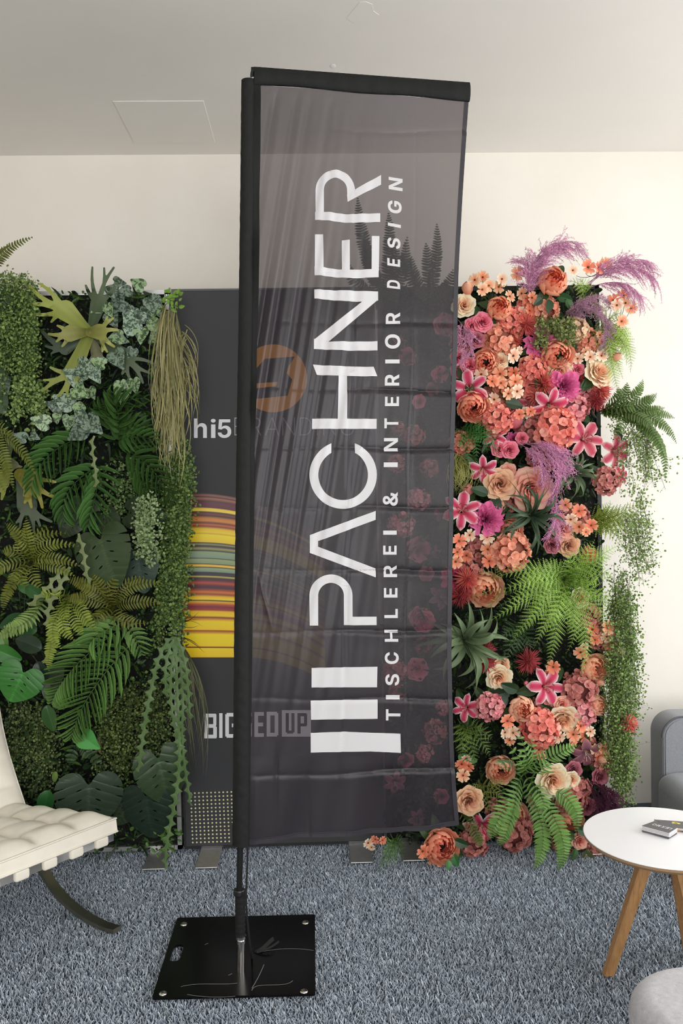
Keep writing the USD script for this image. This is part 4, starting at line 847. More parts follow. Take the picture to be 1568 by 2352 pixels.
def plume(name, label, base, curves, col, y=3.50, nfil=46, seed=3, flen=70, group=None, cat_='dried plume', droop=0.25):
    """Feathery plume: curved stems, each carrying fine drooping threads with short bristles."""
    r = np.random.RandomState(seed); root, o = plant(name, label, cat_, base, y, group)
    for c in curves:
        mb = MB()
        sp = bez(c[:2], c[2:4], y, y-0.05+r.uniform(-.02, .02), c[4], c[5], 24); mb.tm(tube(sp, np.linspace(.0016, .0006, 24), 4, cap=False), np.array(col)*.7)
        Lp = math.hypot(c[2]-c[0], c[3]-c[1]); side = c[6] if len(c) > 6 else 0
        m = nfil; tt = np.sort(r.uniform(.12, 1, m)); P, T = along(sp, tt)
        for k in range(m):
            sd = side if side and r.rand() < .8 else r.choice([-1, 1]); S = np.cross(T[k], VIEW)*sd
            fl_ = flen*S_*r.uniform(.45, 1.1)*np.interp(tt[k], [0, .3, 1], [.8, 1, .75]); D = nrm(T[k]*r.uniform(.5, 1.1)+S*r.uniform(.15, .8)+VIEW*r.uniform(-.35, .35))
            q = np.linspace(0, 1, 9)[:, None]; F_ = P[k]+D*fl_*q+np.array([0, 0, -1.0])*fl_*droop*q**2+S*fl_*.12*np.sin(q*r.uniform(3, 6)+r.uniform(0, 3))*q
            cc = np.array(col)*r.uniform(.75, 1.25); mb.tm(tube(F_, np.linspace(.0009, .0005, 9), 3, cap=False), cc)
            nb = 22; qb = r.uniform(.05, 1, nb); B, TB = along(F_, qb); Db = nrm(TB*.9+r.normal(0, .7, (nb, 3))); X = nrm(np.cross(Db, VIEW+r.normal(0, .3, (nb, 3))))
            bake(mb, T_TINY, B, X*.0020, Db*r.uniform(.006, .011, (nb, 1)), VIEW*np.ones((nb, 1))*.001, cc*r.uniform(.85, 1.2, (nb, 1)))
        mb.build('plume', M['petal'], root, o)
    return root

# ---- flowers: class prims, each flower of the wall an instance of one of them. Local frame: +z out of the flower, radius about 1
UsdGeom.Scope.Define(stage, '/World/Looks')
def fclass(name):
    p = stage.CreateClassPrim('/World/_class_'+name); return p
def petal(mb, prof, th, half, c0, c1, nu=7, ruff=0.0, rs_=None, off=0.0, wf=None, lean=0.0, c_edge=None, notch=0.0):
    """A piece of cupped petal: prof = [(radius, height), ...] from its foot to its lip; th: where round the flower; half: half its angle at the widest."""
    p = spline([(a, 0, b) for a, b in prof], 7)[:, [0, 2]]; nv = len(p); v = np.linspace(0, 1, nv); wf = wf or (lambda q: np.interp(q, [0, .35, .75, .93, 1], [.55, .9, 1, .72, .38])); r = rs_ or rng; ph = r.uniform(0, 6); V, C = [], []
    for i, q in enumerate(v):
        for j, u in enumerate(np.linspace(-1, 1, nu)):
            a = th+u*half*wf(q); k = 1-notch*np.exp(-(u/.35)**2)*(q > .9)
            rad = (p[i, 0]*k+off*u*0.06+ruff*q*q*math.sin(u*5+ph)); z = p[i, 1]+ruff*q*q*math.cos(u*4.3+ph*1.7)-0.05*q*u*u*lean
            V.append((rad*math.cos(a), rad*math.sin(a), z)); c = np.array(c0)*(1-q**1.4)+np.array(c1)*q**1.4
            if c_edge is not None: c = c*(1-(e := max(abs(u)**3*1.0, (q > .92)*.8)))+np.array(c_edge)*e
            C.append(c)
    mb.add(V, grid_faces(nv, nu), C)
def one(build, name, mat, parent, **kw):
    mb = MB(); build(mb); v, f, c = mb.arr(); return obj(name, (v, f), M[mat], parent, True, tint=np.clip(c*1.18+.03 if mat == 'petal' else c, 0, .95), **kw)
GREEN = L(52, 78, 40)
def sepals(p, r, n=3, rad=1.15, col=GREEN):
    for k in range(n):
        a = r.uniform(0, 6.28); mb = MB(); D = np.array([math.cos(a), math.sin(a), -.12]); bake(mb, T_OVAL, D*.35+[0, 0, -.18], np.cross(D, [0, 0, 1.])*rad*.85, D*rad, np.array([0, 0, 1.])*rad, np.array(col)*r.uniform(.75, 1.2)); v, f, c = mb.arr(); obj('leaf', (v, f), M['leaf'], p, True, tint=c)
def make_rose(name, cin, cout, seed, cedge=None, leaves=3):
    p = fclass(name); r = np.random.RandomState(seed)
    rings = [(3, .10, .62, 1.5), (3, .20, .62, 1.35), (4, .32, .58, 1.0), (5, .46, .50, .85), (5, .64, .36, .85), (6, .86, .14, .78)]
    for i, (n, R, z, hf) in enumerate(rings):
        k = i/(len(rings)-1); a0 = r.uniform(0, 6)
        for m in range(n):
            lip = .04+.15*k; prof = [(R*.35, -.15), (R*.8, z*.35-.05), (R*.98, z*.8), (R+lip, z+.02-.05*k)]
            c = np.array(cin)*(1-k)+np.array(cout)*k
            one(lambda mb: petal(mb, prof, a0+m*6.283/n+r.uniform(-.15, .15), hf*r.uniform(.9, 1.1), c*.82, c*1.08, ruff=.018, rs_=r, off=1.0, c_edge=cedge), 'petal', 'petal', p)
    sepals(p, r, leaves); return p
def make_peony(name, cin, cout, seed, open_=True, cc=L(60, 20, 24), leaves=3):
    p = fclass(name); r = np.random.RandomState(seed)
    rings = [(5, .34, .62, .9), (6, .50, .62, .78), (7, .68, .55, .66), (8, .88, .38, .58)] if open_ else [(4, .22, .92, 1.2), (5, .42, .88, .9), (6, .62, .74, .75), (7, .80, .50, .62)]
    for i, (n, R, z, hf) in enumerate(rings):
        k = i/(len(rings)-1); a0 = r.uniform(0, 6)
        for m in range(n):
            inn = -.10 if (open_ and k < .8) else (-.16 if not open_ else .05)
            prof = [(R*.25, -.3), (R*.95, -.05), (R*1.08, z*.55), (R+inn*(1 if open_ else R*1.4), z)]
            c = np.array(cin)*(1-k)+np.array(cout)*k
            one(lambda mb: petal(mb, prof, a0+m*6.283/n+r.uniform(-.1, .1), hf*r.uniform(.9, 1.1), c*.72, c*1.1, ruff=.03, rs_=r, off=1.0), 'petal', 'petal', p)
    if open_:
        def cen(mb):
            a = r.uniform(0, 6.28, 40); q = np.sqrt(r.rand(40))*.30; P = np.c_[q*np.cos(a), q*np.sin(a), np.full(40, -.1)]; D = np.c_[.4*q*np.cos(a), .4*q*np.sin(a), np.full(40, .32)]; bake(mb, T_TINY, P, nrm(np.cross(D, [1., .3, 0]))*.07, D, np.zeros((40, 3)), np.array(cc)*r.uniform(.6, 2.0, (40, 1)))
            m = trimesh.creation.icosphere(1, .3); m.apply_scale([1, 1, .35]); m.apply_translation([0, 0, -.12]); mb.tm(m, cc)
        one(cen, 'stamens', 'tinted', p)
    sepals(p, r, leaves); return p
def make_hydrangea(name, ca, cb, seed, n=84):
    p = fclass(name); r = np.random.RandomState(seed); k = np.arange(n)+.5; ph = np.arccos(1-1.25*k/n); th = math.pi*(1+5**.5)*k
    for a, b in zip(ph, th):
        D = np.array([math.sin(a)*math.cos(b), math.sin(a)*math.sin(b), math.cos(a)*.8]); D = nrm(D+r.normal(0, .12, 3)); X = nrm(np.cross(D, [.3, .2, 1])); Y = np.cross(D, X); c = (lambda q: np.array(ca)*(1-q)+np.array(cb)*q)(r.rand()); t0 = r.uniform(0, 1.6); mb = MB(); R = r.uniform(.76, 1.04); c = c*1.18+.03
        for m in range(4):
            q = t0+m*1.5708; E = X*math.cos(q)+Y*math.sin(q); bake(mb, T_OVAL_S, D*R, np.cross(E, D)*.30, nrm(E+D*r.uniform(.1, .6))*.24, D*.2, c*r.uniform(.9, 1.1))
        m = trimesh.creation.icosphere(0, .025); m.apply_translation(D*(R+.02)); mb.tm(m, c*.6)
        v, f, cc_ = mb.arr(); obj('floret', (v, f), M['petal'], p, True, tint=np.clip(cc_, 0, 1))
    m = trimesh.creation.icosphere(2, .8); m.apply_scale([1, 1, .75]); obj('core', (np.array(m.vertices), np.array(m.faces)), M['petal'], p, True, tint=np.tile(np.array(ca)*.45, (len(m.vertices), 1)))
    sepals(p, r, 2, 1.3); return p
T_OVAL_S = strip_tpl([(0, .12), (.35, .46), (.75, .5), (1, .18)], -.1, -.25, .8)
def cosmos_parts(p, c0, c1, seed, cc=L(58, 40, 22)):
    r = np.random.RandomState(seed); n = 5; tilt = r.uniform(.05, .3)
    for m in range(n):
        one(lambda mb: petal(mb, [(.10, 0), (.35, .06+tilt*.2), (.72, .12+tilt*.5), (1.0, .08+tilt*.6)], m*6.283/n+r.uniform(-.08, .08), .52, c0, c1, nu=5, ruff=.03, rs_=r, wf=lambda q: np.interp(q, [0, .3, .75, 1], [1.5, 1.15, 1.08, .78]), notch=.12), 'petal', 'petal', p)
    def cen(mb):
        m = trimesh.creation.icosphere(1, .16); m.apply_scale([1, 1, .6]); m.apply_translation([0, 0, .05]); mb.tm(m, cc)
        a = np.linspace(0, 6.28, 9)[:-1]; D = np.c_[.16*np.cos(a), .16*np.sin(a), np.full(8, .18)]; bake(mb, T_TINY, np.zeros((8, 3)), nrm(np.cross(D, [0, 0, 1.]))*.05, D*1.2, np.zeros((8, 3)), L(190, 150, 60))
    one(cen, 'centre', 'tinted', p)
def make_cosmos(name, c0, c1, seed): p = fclass(name); cosmos_parts(p, c0, c1, seed); return p
def make_lily(name, cm, ce, seed, cb=None):
    p = fclass(name); r = np.random.RandomState(seed)
    for m in range(6):
        o_ = m % 2; hf = .50 if o_ else .41
        one(lambda mb: petal(mb, [(.05, -.5), (.16, -.15), (.45, .14), (.80, .16), (1.08, -.06)], m*1.0472+r.uniform(-.06, .06), hf, cm, cm, nu=7, ruff=.02, rs_=r, wf=lambda q: np.interp(q, [0, .25, .5, .8, 1], [2.6, 2.0, 1.35, .72, .05]), c_edge=ce, lean=1.0), 'petal', 'petal', p)
    for m in range(6):
        a = m*1.0472+.5; one(lambda mb: (mb.tm(tube(np.array([(0, 0, -.3), (.10*math.cos(a), .10*math.sin(a), .15), (.28*math.cos(a), .28*math.sin(a), .42)]), .012, 4), L(226, 214, 190)), mb.tm(tube(np.array([(.24*math.cos(a)-.07*math.sin(a), .24*math.sin(a)+.07*math.cos(a), .43), (.31*math.cos(a)+.07*math.sin(a), .31*math.sin(a)-.07*math.cos(a), .43)]), .022, 4), L(120, 58, 30))), 'stamen', 'tinted', p)
    sepals(p, r, 2, 1.2); return p
def make_carnation(name, ca, cb, seed):
    p = fclass(name); r = np.random.RandomState(seed)
    for i, (n, R, z) in enumerate([(4, .25, .42), (6, .5, .36), (8, .75, .26), (9, 1.0, .08)]):
        for m in range(n):
            c = np.array(ca)*(1-i/3)+np.array(cb)*i/3
            one(lambda mb: petal(mb, [(.05, -.3), (R*.45, -.02), (R*.8, z*.8), (R, z)], m*6.283/n+r.uniform(-.3, .3), 3.4/n*1.2, c*.75, c*1.15, nu=9, ruff=.10, rs_=r, off=1.0, wf=lambda q: .4+.6*q), 'petal', 'petal', p)
    sepals(p, r, 2); return p
def make_pincushion(name, ca, cb, seed):
    p = fclass(name); r = np.random.RandomState(seed)
    def sp(mb):
        n = 150; k = np.arange(n)+.5; ph = np.arccos(1-1.3*k/n); th = math.pi*(1+5**.5)*k; D = np.c_[np.sin(ph)*np.cos(th), np.sin(ph)*np.sin(th), np.cos(ph)]+r.normal(0, .08, (n, 3)); X = nrm(np.cross(D, [.2, .1, 1])); Z = nrm(np.cross(X, D)); mix = r.rand(n, 1)
        bake(mb, strip_tpl([(0, .5), (.5, .4), (1, .08)], .3, -.35), D*.25, X*.085, D*r.uniform(.55, .95, (n, 1)), Z*.6, np.array(ca)*mix+np.array(cb)*(1-mix))
    one(sp, 'spikes', 'petal', p); m = trimesh.creation.icosphere(2, .34); m.apply_translation([0, 0, .1]); obj('centre', (np.array(m.vertices), np.array(m.faces)), M['petal'], p, True, tint=np.tile(np.array(cb), (len(m.vertices), 1)))
    return p
def make_bud(name, c0, c1, seed):
    p = fclass(name); r = np.random.RandomState(seed)
    for m in range(6): one(lambda mb: petal(mb, [(.15, -.9), (.55, -.5), (.62, .1), (.30, .72), (.10, .92)], m*2.4, .75, c0, c1, rs_=r, off=1.0, wf=lambda q: np.interp(q, [0, .5, 1], [1, 1, .8])), 'petal', 'petal', p)
    for m in range(4):
        a = m*1.57; D = np.array([math.cos(a)*.35, math.sin(a)*.35, .8]); mb = MB(); bake(mb, T_LANCE, np.array([math.cos(a)*.3, math.sin(a)*.3, -.95]), np.cross(D, [math.cos(a), math.sin(a), 0.])*.35, D*.9, np.array([math.cos(a), math.sin(a), 0.])*.4, L(82, 104, 52)); v, f, c = mb.arr(); obj('sepal', (v, f), M['leaf'], p, True, tint=c)
    return p
def facing(dx=0.0, dy=0.0, spin=0.0):
    """Axes of a flower that looks into the room, turned by dx to the right and dy upwards (tangents)."""
    Z = nrm(VIEW+np.array([dx, 0, dy])); X = nrm(np.cross([0, 0, 1.0], Z)); Y = np.cross(Z, X); c, s = math.cos(spin), math.sin(spin); return X*c+Y*s, Y*c-X*s, Z
def inst(prim, cls): prim.GetReferences().AddInternalReference(cls.GetPath()); prim.SetInstanceable(True)
def flower(name, cls, label, cat_, px, py, r_px, y=3.55, dx=None, dy=None, group=None, seed=None, squash=1.0):
    r = np.random.RandomState(int(px*13+py*7) % 99991); dx = r.uniform(-.3, .3) if dx is None else dx; dy = r.uniform(-.35, .15) if dy is None else dy
    X, Y, Z = facing(dx, dy, r.uniform(0, 6.28)); s = r_px*S_*1.12; p = thing(name, label, cat_, M=mat4(X*s, Y*s, Z*s*squash, on_y(px, py, y)), group=group or '%s blooms on the flower wall' % cat_); inst(p, cls); return p
def spray(label, blooms, cls_list, base=None, y=3.53, r_px=15, group=None, name='cosmos_spray'):
    """A branching stem with several small five-petalled blooms."""
    base = base or (np.mean([b[0] for b in blooms]), max(b[1] for b in blooms)+14); root, o = plant(name, label, 'flower spray', base, y+.05, group); sm = MB(); r = np.random.RandomState(int(base[0]*3+base[1]) % 9999)
    for k, b in enumerate(blooms):
        rr_ = b[2] if len(b) > 2 else r_px; yy_ = y+r.uniform(-.025, .02); P = on_y(b[0], b[1], yy_)-o; X, Y, Z = facing(r.uniform(-.6, .6), r.uniform(-.5, .35), r.uniform(0, 6)); s = rr_*S_
        q = xform('blossom', parent=root, M=mat4(X*s, Y*s, Z*s, P)); inst(q, cls_list[r.randint(len(cls_list))])
        sm.tm(tube(spline([(0, 0, 0), P*.5+[0, .02, -.01], P-Z*s*.05], 8), .0011, 4), L(82, 96, 46))
    sm.build('stem', M['leaf'], root); return root
# ------------------------------------------------------------------ the two planted display walls
mesh_black = plain('black_backing_mesh', L(16, 18, 15), 0.9)
def mat_leaves(parent, o, x0, x1, z0, z1, n, cols, seed, ydeep=PY+0.005, bulge=0.09, hole=None):
    r = np.random.RandomState(seed); mb = MB()
    for tpl, cnt, ln, w in ((T_ROUND, int(n*.55), .016, .8), (T_OVAL_S, int(n*.3), .030, .5), (T_LANCE, int(n*.15), .055, .22)):
        P = np.c_[r.uniform(x0, x1, cnt), ydeep-bulge*r.rand(cnt)**1.5, r.uniform(z0, z1, cnt)]
        D = nrm(np.c_[r.normal(0, .7, cnt), -np.abs(r.normal(.2, .5, cnt)), r.normal(-.1, .7, cnt)]); N = nrm(VIEW+r.normal(0, .6, (cnt, 3))+[0, 0, .3]); N = nrm(N-D*np.sum(N*D, 1)[:, None]); X = np.cross(D, N); l = ln*r.uniform(.6, 1.4, (cnt, 1))
        c = np.array(cols)[r.randint(len(cols), size=cnt)]*r.uniform(.6, 1.25, (cnt, 1)); bake(mb, tpl, P, X*l*w, D*l, N*l, c)
    mb.build('foliage_mat', M['leaf'], parent, o, kind='stuff', label='dense mat of small artificial box leaves')
def plant_panel(label, x0, x1, feet, seed, cols, n, m0=0.01, m1=0.01, rail=None):
    o = np.array([(x0+x1)/2, PY, 0]); p = thing('plant_panel', label, 'plant wall', o)
    for (a, b, c, d) in ((x0, x0+.018, .008, 2.345), (x1-.018, x1, .008, 2.345), (x0, x1, 2.327, 2.345), (x0, x1, .008, .026)):
        obj('frame_rail', local(bx(a, b, PY-.004, PY+.05, c, d), o), rail or M['alu'], p)
    obj('backing', local(bx(x0+m0, x1-m1, PY+.012, PY+.03, .02, 2.335), o), mesh_black, p)
    for (a, b) in feet: obj('foot', local(rbox(a, b, 3.46, PY+.12, .003, .009, .0025), o), M['alu'], p, smooth=40)
    mat_leaves(p, o, x0+.03, x1-.03, .02, 2.33, n, cols, seed); return p
gcol = [L(46, 72, 38), L(38, 62, 36), L(62, 92, 46), L(34, 54, 34), L(84, 116, 52)]
plant_panel('wall panel covered in green artificial tropical foliage, behind the white chair', -1.57, -0.576, [(-0.708, -0.617), (-1.50, -1.41)], 5, gcol, 9000)
plant_panel('wall panel covered in pink and peach artificial flowers, right of the banner', 0.29, 1.222, [(0.335, 0.427), (1.078, 1.170)], 6, [L(36, 56, 32), L(46, 66, 36), L(30, 46, 30), L(60, 84, 42)], 9000, m1=0.012, rail=M['black_metal'])

# ================================================================== green wall
def antler(name, label, base, fronds, y=3.56):
    """Staghorn fern. frond: (palm point, base width, palm width, [finger tips], colour, lift, start offset)"""
    root, o = plant(name, label, 'staghorn fern', base, y)
    for k, (palm, w0, w1, tips, col, lift) in enumerate(fronds):
        b = np.array(base, float); pm = np.array(palm, float); d = pm-b; n = np.array([-d[1], d[0]])/(np.linalg.norm(d)+1e-9)
        def chain(a, c, ra, rc, bow=0.0, m=9, pw=1.0):          # tapering limb: hulls of neighbouring circles
            a, c = np.array(a, float), np.array(c, float); e = c-a; q = np.array([-e[1], e[0]])*bow
            cs = [(a+e*t+q*math.sin(math.pi*t), ra+(rc-ra)*t**pw) for t in np.linspace(0, 1, m)]
            return unary_union([unary_union([Point(*p).buffer(r_, 8), Point(*p2).buffer(r2, 8)]).convex_hull for (p, r_), (p2, r2) in zip(cs, cs[1:])])
        parts = [chain(b, pm, w0*.42, w1*.46, pw=1.3)]
        for q_, (tx, ty, *w) in enumerate(tips):
            t = np.array([tx, ty], float); e = t-pm; le = np.linalg.norm(e)+1e-9; fw = w[0] if w else w1*.30
            parts.append(chain(pm+e/le*w1*.18, t, fw*.70, fw*.26, .07*(1 if q_ % 2 else -1), 10, .75))
        g = unary_union(parts).buffer(1.8).buffer(-1.8); g = max(getattr(g, 'geoms', [g]), key=lambda a: a.area)
        v, f = fill2d(g.simplify(.4), 9); R = np.linalg.norm(v-b, axis=1); Rm = R.max(); t = R/Rm
        side = ((v-b)@n)/(w1*.5+1); dep = y-0.015-lift*np.sin(np.clip(t, 0, 1)*2.2)+0.012*side**2*np.clip(t*2, 0, 1)*(t < .6)
        P = np.array([on_y(a[0], a[1], q) for a, q in zip(v, dep)]); sh = (0.86+.22*t)[:, None]; vein = (1+.10*np.cos(side*9)*np.exp(-t*1.5))[:, None]
        obj('frond', (P-o, f[:, ::-1]), M['leaf'], root, True, tint=np.clip(np.array(col)[None]*sh*vein, 0, 1))
    return root
Yl, Yd, Gd, Gd2 = L(158, 168, 82), L(150, 152, 86), L(88, 104, 76), L(76, 92, 72)
antler('staghorn_fern', 'large yellow-green staghorn fern near the top of the green wall', (207, 763), [
    ((225, 700), 20, 40, [(212, 614, 9), (239, 616, 9), (261, 615, 10), (268, 650, 11), (197, 656, 10)], Gd, .07),
    ((150, 800), 12, 34, [(105, 795, 10), (118, 812, 9), (96, 760, 14)], Gd2, .02),
    ((290, 822), 16, 44, [(355, 836, 9), (344, 857, 10), (328, 879, 10), (299, 873, 10), (281, 858, 12)], Gd, .06),
    ((222, 812), 16, 30, [(192, 838, 10), (212, 846, 10), (238, 824, 9)], L(122, 122, 92), .03),
    ((150, 713), 22, 52, [(66, 656, 12), (92, 652, 11), (113, 662, 10), (66, 699, 12), (78, 722, 11), (118, 739, 11)], Yl, .08),
    ((165, 858), 30, 46, [(116, 844, 11), (98, 898, 13), (134, 909, 12), (154, 906, 11), (100, 873, 9)], L(146, 156, 78), .07),
    ((160, 766), 18, 42, [(112, 767, 11), (130, 784, 10), (143, 795, 10), (132, 748, 10), (160, 746, 8)], Yd, .09),
    ((228, 762), 26, 40, [(260, 731, 9), (246, 728, 9), (270, 758, 11), (262, 796, 11), (235, 807, 9), (246, 808, 9)], L(166, 168, 96), .10)])
antler('staghorn_fern', 'yellow-green staghorn fern at the left edge of the green wall, below the speckled leaves', (18, 1052), [
    ((24, 1010), 14, 22, [(8, 985, 7), (30, 992, 7)], L(96, 112, 70), .02), ((8, 1110), 18, 30, [(4, 1146, 12), (-14, 1150, 12), (12, 1125, 9)], L(140, 146, 62), .04), ((34, 1068), 14, 20, [(24, 1085, 7), (50, 1072, 7)], L(112, 118, 78), .03)])
antler('staghorn_fern', 'two-tone staghorn fern with short antler tips, above the yellow-green sword ferns', (46, 1090), [
    ((62, 1160), 26, 52, [(38, 1200, 10), (46, 1212, 8), (78, 1218, 11), (118, 1198, 11), (92, 1208, 10)], L(92, 104, 84), .03),
    ((70, 1104), 34, 56, [(127, 1107, 11), (125, 1142, 13), (97, 1165, 13), (72, 1165, 12), (57, 1154, 12), (55, 1138, 10), (96, 1086, 12)], L(152, 148, 66), .08)])
fern('sword_fern', 'arching fern fronds standing above the top left corner of the green wall', (-40, 690), [(74, 545, -.10), (20, 565, -.05), (-30, 560, .1)], L(104, 112, 52), y1=3.44, lift=.05, length=17)
fern('sword_fern', 'dark green fern tucked behind the left side of the hanging button vine', (-10, 760), [(12, 640, .05), (30, 668, .1), (36, 700, .15)], L(62, 88, 52), length=14)
hanging('button_vine', 'bushy trailing vine with tiny round pale-tipped leaves at the top left', 'trailing vine',
        [(rng.uniform(-20, 85), rng.uniform(632, 680), rng.uniform(170, 300), rng.uniform(-6, 14)) for _ in range(34)]+[(rng.uniform(5, 80), rng.uniform(622, 640), 60, rng.uniform(-20, 22)) for _ in range(9)], 6.2, L(58, 86, 38), L(152, 178, 98), per=8, spread=8, y=3.52, seed=3)
hanging('button_vine', 'sparse button vine strand with pale round leaves left of the speckled leaves', 'trailing vine', [(rng.uniform(38, 100), rng.uniform(850, 900), rng.uniform(60, 100), rng.uniform(-18, 14)) for _ in range(12)], 7.0, L(118, 146, 78), L(160, 184, 112), per=8, spread=7, y=3.50, seed=4)
silver = material('silver_speckled_leaf', {'g': ('geometry', {}), 'n': ('noise_texture', {'scale': 75, 'detail': 2, 'roughness': .5, 'distortion': 1.0}), 'r': ('rgb_ramp', {'ramp': [(.44, (0, 0, 0)), (.54, (1, 1, 1))]}), 't': ('attribute', {'attribute': 'tint'}),
     'd': ('mix', {'mix_type': 'multiply', 'fac': 1.0, 'color2': (0.16, 0.22, 0.17)}), 'm': ('mix', {}), 'p': ('principled_bsdf', {'roughness': .5})},
     [('g.position', 'n.vector'), ('n.fac', 'r.fac'), ('t.color', 'd.color1'), ('r.color', 'm.fac'), ('d.color', 'm.color1'), ('t.color', 'm.color2'), ('m.color', 'p.base_color')]); M['silver'] = silver
SA, SB, SC = L(150, 172, 150), L(120, 140, 122), L(140, 168, 120)
leafy('speckled_vine', 'speckled silver-green heart-leaved vine filling the top right of the green wall', 'heart-leaf vine', (300, 730), [
    (268, 672, 34, 200, SB), (246, 700, 30, 70, SC), (232, 706, 26, 150, SC), (262, 648, 30, 10, SB), (300, 668, 34, 165, SB), (286, 690, 46, 155, SB), (330, 660, 34, 210, SC), (344, 684, 48, 60, SB), (322, 716, 44, 120, SA), (338, 738, 40, 250, SB), (362, 700, 36, 110, SC), (350, 735, 36, 75, SC),
    (312, 762, 48, 235, SA), (326, 752, 38, 95, SC), (372, 762, 40, 140, SC), (282, 772, 36, 165, SC), (268, 776, 30, 20, SB), (296, 745, 30, 95, SB), (306, 800, 30, 110, SB), (240, 690, 22, 120, SC), (372, 740, 30, 100, L(150, 170, 90)), (250, 720, 40, 60, SB), (290, 712, 40, 40, SB)], T_HEART, 'silver', y0=3.57)
leafy('speckled_vine', 'speckled heart-leaved vine trailing below the large staghorn fern', 'heart-leaf vine', (215, 900), [
    (180, 838, 48, 20, SA), (212, 850, 34, 60, SA), (240, 838, 34, 200, SC), (262, 808, 48, 60, SB), (192, 876, 50, 210, SA), (172, 890, 42, 35, SC), (204, 892, 30, 60, SC), (160, 902, 30, 30, SC), (166, 930, 48, 205, SA), (142, 936, 38, 195, SB), (176, 928, 28, 60, SC), (186, 930, 30, 115, SC), (178, 950, 36, 40, SB), (160, 955, 34, 100, SC), (188, 968, 50, 30, SB), (196, 985, 48, 150, SB), (200, 960, 52, 45, SB),
    (112, 975, 42, 200, L(165, 188, 150)), (132, 950, 24, 90, SC), (290, 872, 32, 75, SC), (278, 880, 30, 120, SC), (306, 870, 34, 80, L(150, 178, 130)), (286, 905, 30, 100, SC), (60, 1008, 30, 200, SB), (70, 1000, 26, 20, SB)], T_HEART, 'silver', y0=3.55)
for (bx_, by_, tips, sc, lab) in (
    ((275, 1015), 0, [(262, 905, .1), (330, 915, -.35), (245, 930, .25), (352, 985, -.2), (355, 1012, -.1), (225, 935, .2)], .85, 'dark green palm with drooping leaflets between the speckled vine and the hanging grass'),
    ((205, 1000), 0, [(72, 1118, .12)], 1.0, 'palm frond arching left below the speckled leaves'),
    ((232, 1070), 0, [(148, 1190, .14), (205, 1205, -.06)], 1.0, 'mid-green palm in the middle of the green wall, above the dark split leaf'),
    ((292, 1035), 0, [(392, 1150, -.12), (352, 1190, -.08)], .8, 'shaded palm leaning right towards the trailing vine, under the hanging grass')):
    fern('palm', lab, bx_, tips, L(104, 152, 82) if sc > .9 else L(84, 124, 62), 'palm', y1=3.44, lift=.05, cat_='palm', scale=sc, length=66)
fern('palm', 'bright green feathery palm sweeping down to the left, above the chair', (330, 1440), [(122, 1610, .06, 283, 1440), (165, 1690, .05, 300, 1480), (205, 1492, .12, 290, 1428), (325, 1500, -.2, 290, 1440)], L(150, 192, 114), 'palm', y1=3.42, lift=.08, cat_='palm', length=78, width=4.5, step=11)
YG = L(124, 134, 52); YG2 = L(142, 160, 66)
fern('sword_fern', 'thick yellow-green sword fern spreading at the left edge, mid height', (75, 1290), [(12, 1202, .2), (60, 1190, .1), (118, 1210, -.2), (150, 1225, -.25), (180, 1255, -.2), (94, 1350, -.05), (170, 1322, -.1), (5, 1270, .2), (-15, 1330, .15), (35, 1345, .1), (8, 1400, .05), (66, 1350, .1), (130, 1290, -.2), (182, 1300, -.15), (40, 1240, .1)], YG, y1=3.46, lift=.07, length=17)
fern('sword_fern', 'yellow-green fern with overlapping fronds beside the printed stripes', (262, 1392), [(212, 1320, .1), (275, 1310, -.05), (330, 1325, -.15), (372, 1340, -.2), (180, 1345, .15), (150, 1375, .1), (190, 1420, -.1), (305, 1425, .2), (340, 1430, .1), (230, 1420, .1), (370, 1385, -.1), (245, 1335, .05), (150, 1330, .15)], L(116, 122, 48), y1=3.45, lift=.08, length=19)
fern('sword_fern', 'bright light green sword fern drooping above the big palm', (160, 1370), [(122, 1440, -.05), (152, 1420, -.05), (222, 1452, -.15), (190, 1460, -.1), (140, 1490, .1), (112, 1540, .0), (205, 1432, -.2), (170, 1470, .05), (130, 1360, .1), (98, 1372, .2)], YG2, y1=3.41, lift=.09, length=18)
fern('sword_fern', 'long light green fern frond with broad leaflets arching to the left edge', (105, 1370), [(-8, 1462, -.10), (10, 1440, -.2)], L(136, 164, 90), y1=3.42, length=22, width=7, step=7.5)
fern('sword_fern', 'yellow-green fern fronds hanging past the staghorn fern at the left edge', (-12, 985), [(30, 1120, -.08), (78, 1085, -.12), (12, 1130, .02), (28, 1000, -.2)], L(128, 140, 58), y1=3.44, length=16)
DM, DM2, BM = L(58, 76, 46), L(50, 66, 42), L(54, 118, 46)
leafy('monstera', 'large dark split-leaf plant in the middle of the green wall', 'split-leaf plant', (255, 1230), [(228, 1232, 118, 70, DM, 1.05, 3.46), (316, 1268, 92, 82, L(66, 84, 74), 1.0, 3.50), (298, 1178, 84, 5, DM2, .8, 3.53), (212, 1180, 72, 195, DM2, .9, 3.54), (180, 1172, 70, 120, DM2, .9, 3.56), (240, 1180, 60, 60, DM2, .9, 3.57)], T_MON, 'gloss_leaf', y0=3.57)
leafy('monstera', 'dark split-leaf plant at the far left edge, beside the button vine', 'split-leaf plant', (-30, 880), [(-18, 862, 66, 70, L(62, 84, 60), .9, 3.5), (-12, 905, 50, 60, L(70, 90, 64), .9, 3.5)], T_MON[1], 'gloss_leaf')
leafy('monstera', 'dark split-leaf plant just behind the seat of the white chair', 'split-leaf plant', (205, 1780), [(204, 1795, 118, 92, L(58, 74, 58), 1.15, 3.46), (362, 1735, 118, 78, L(58, 78, 52), .92, 3.45), (335, 1822, 112, 84, L(44, 62, 50), .95, 3.48), (300, 1840, 60, 120, DM2, .9, 3.54)], T_MON, 'gloss_leaf', y0=3.57)
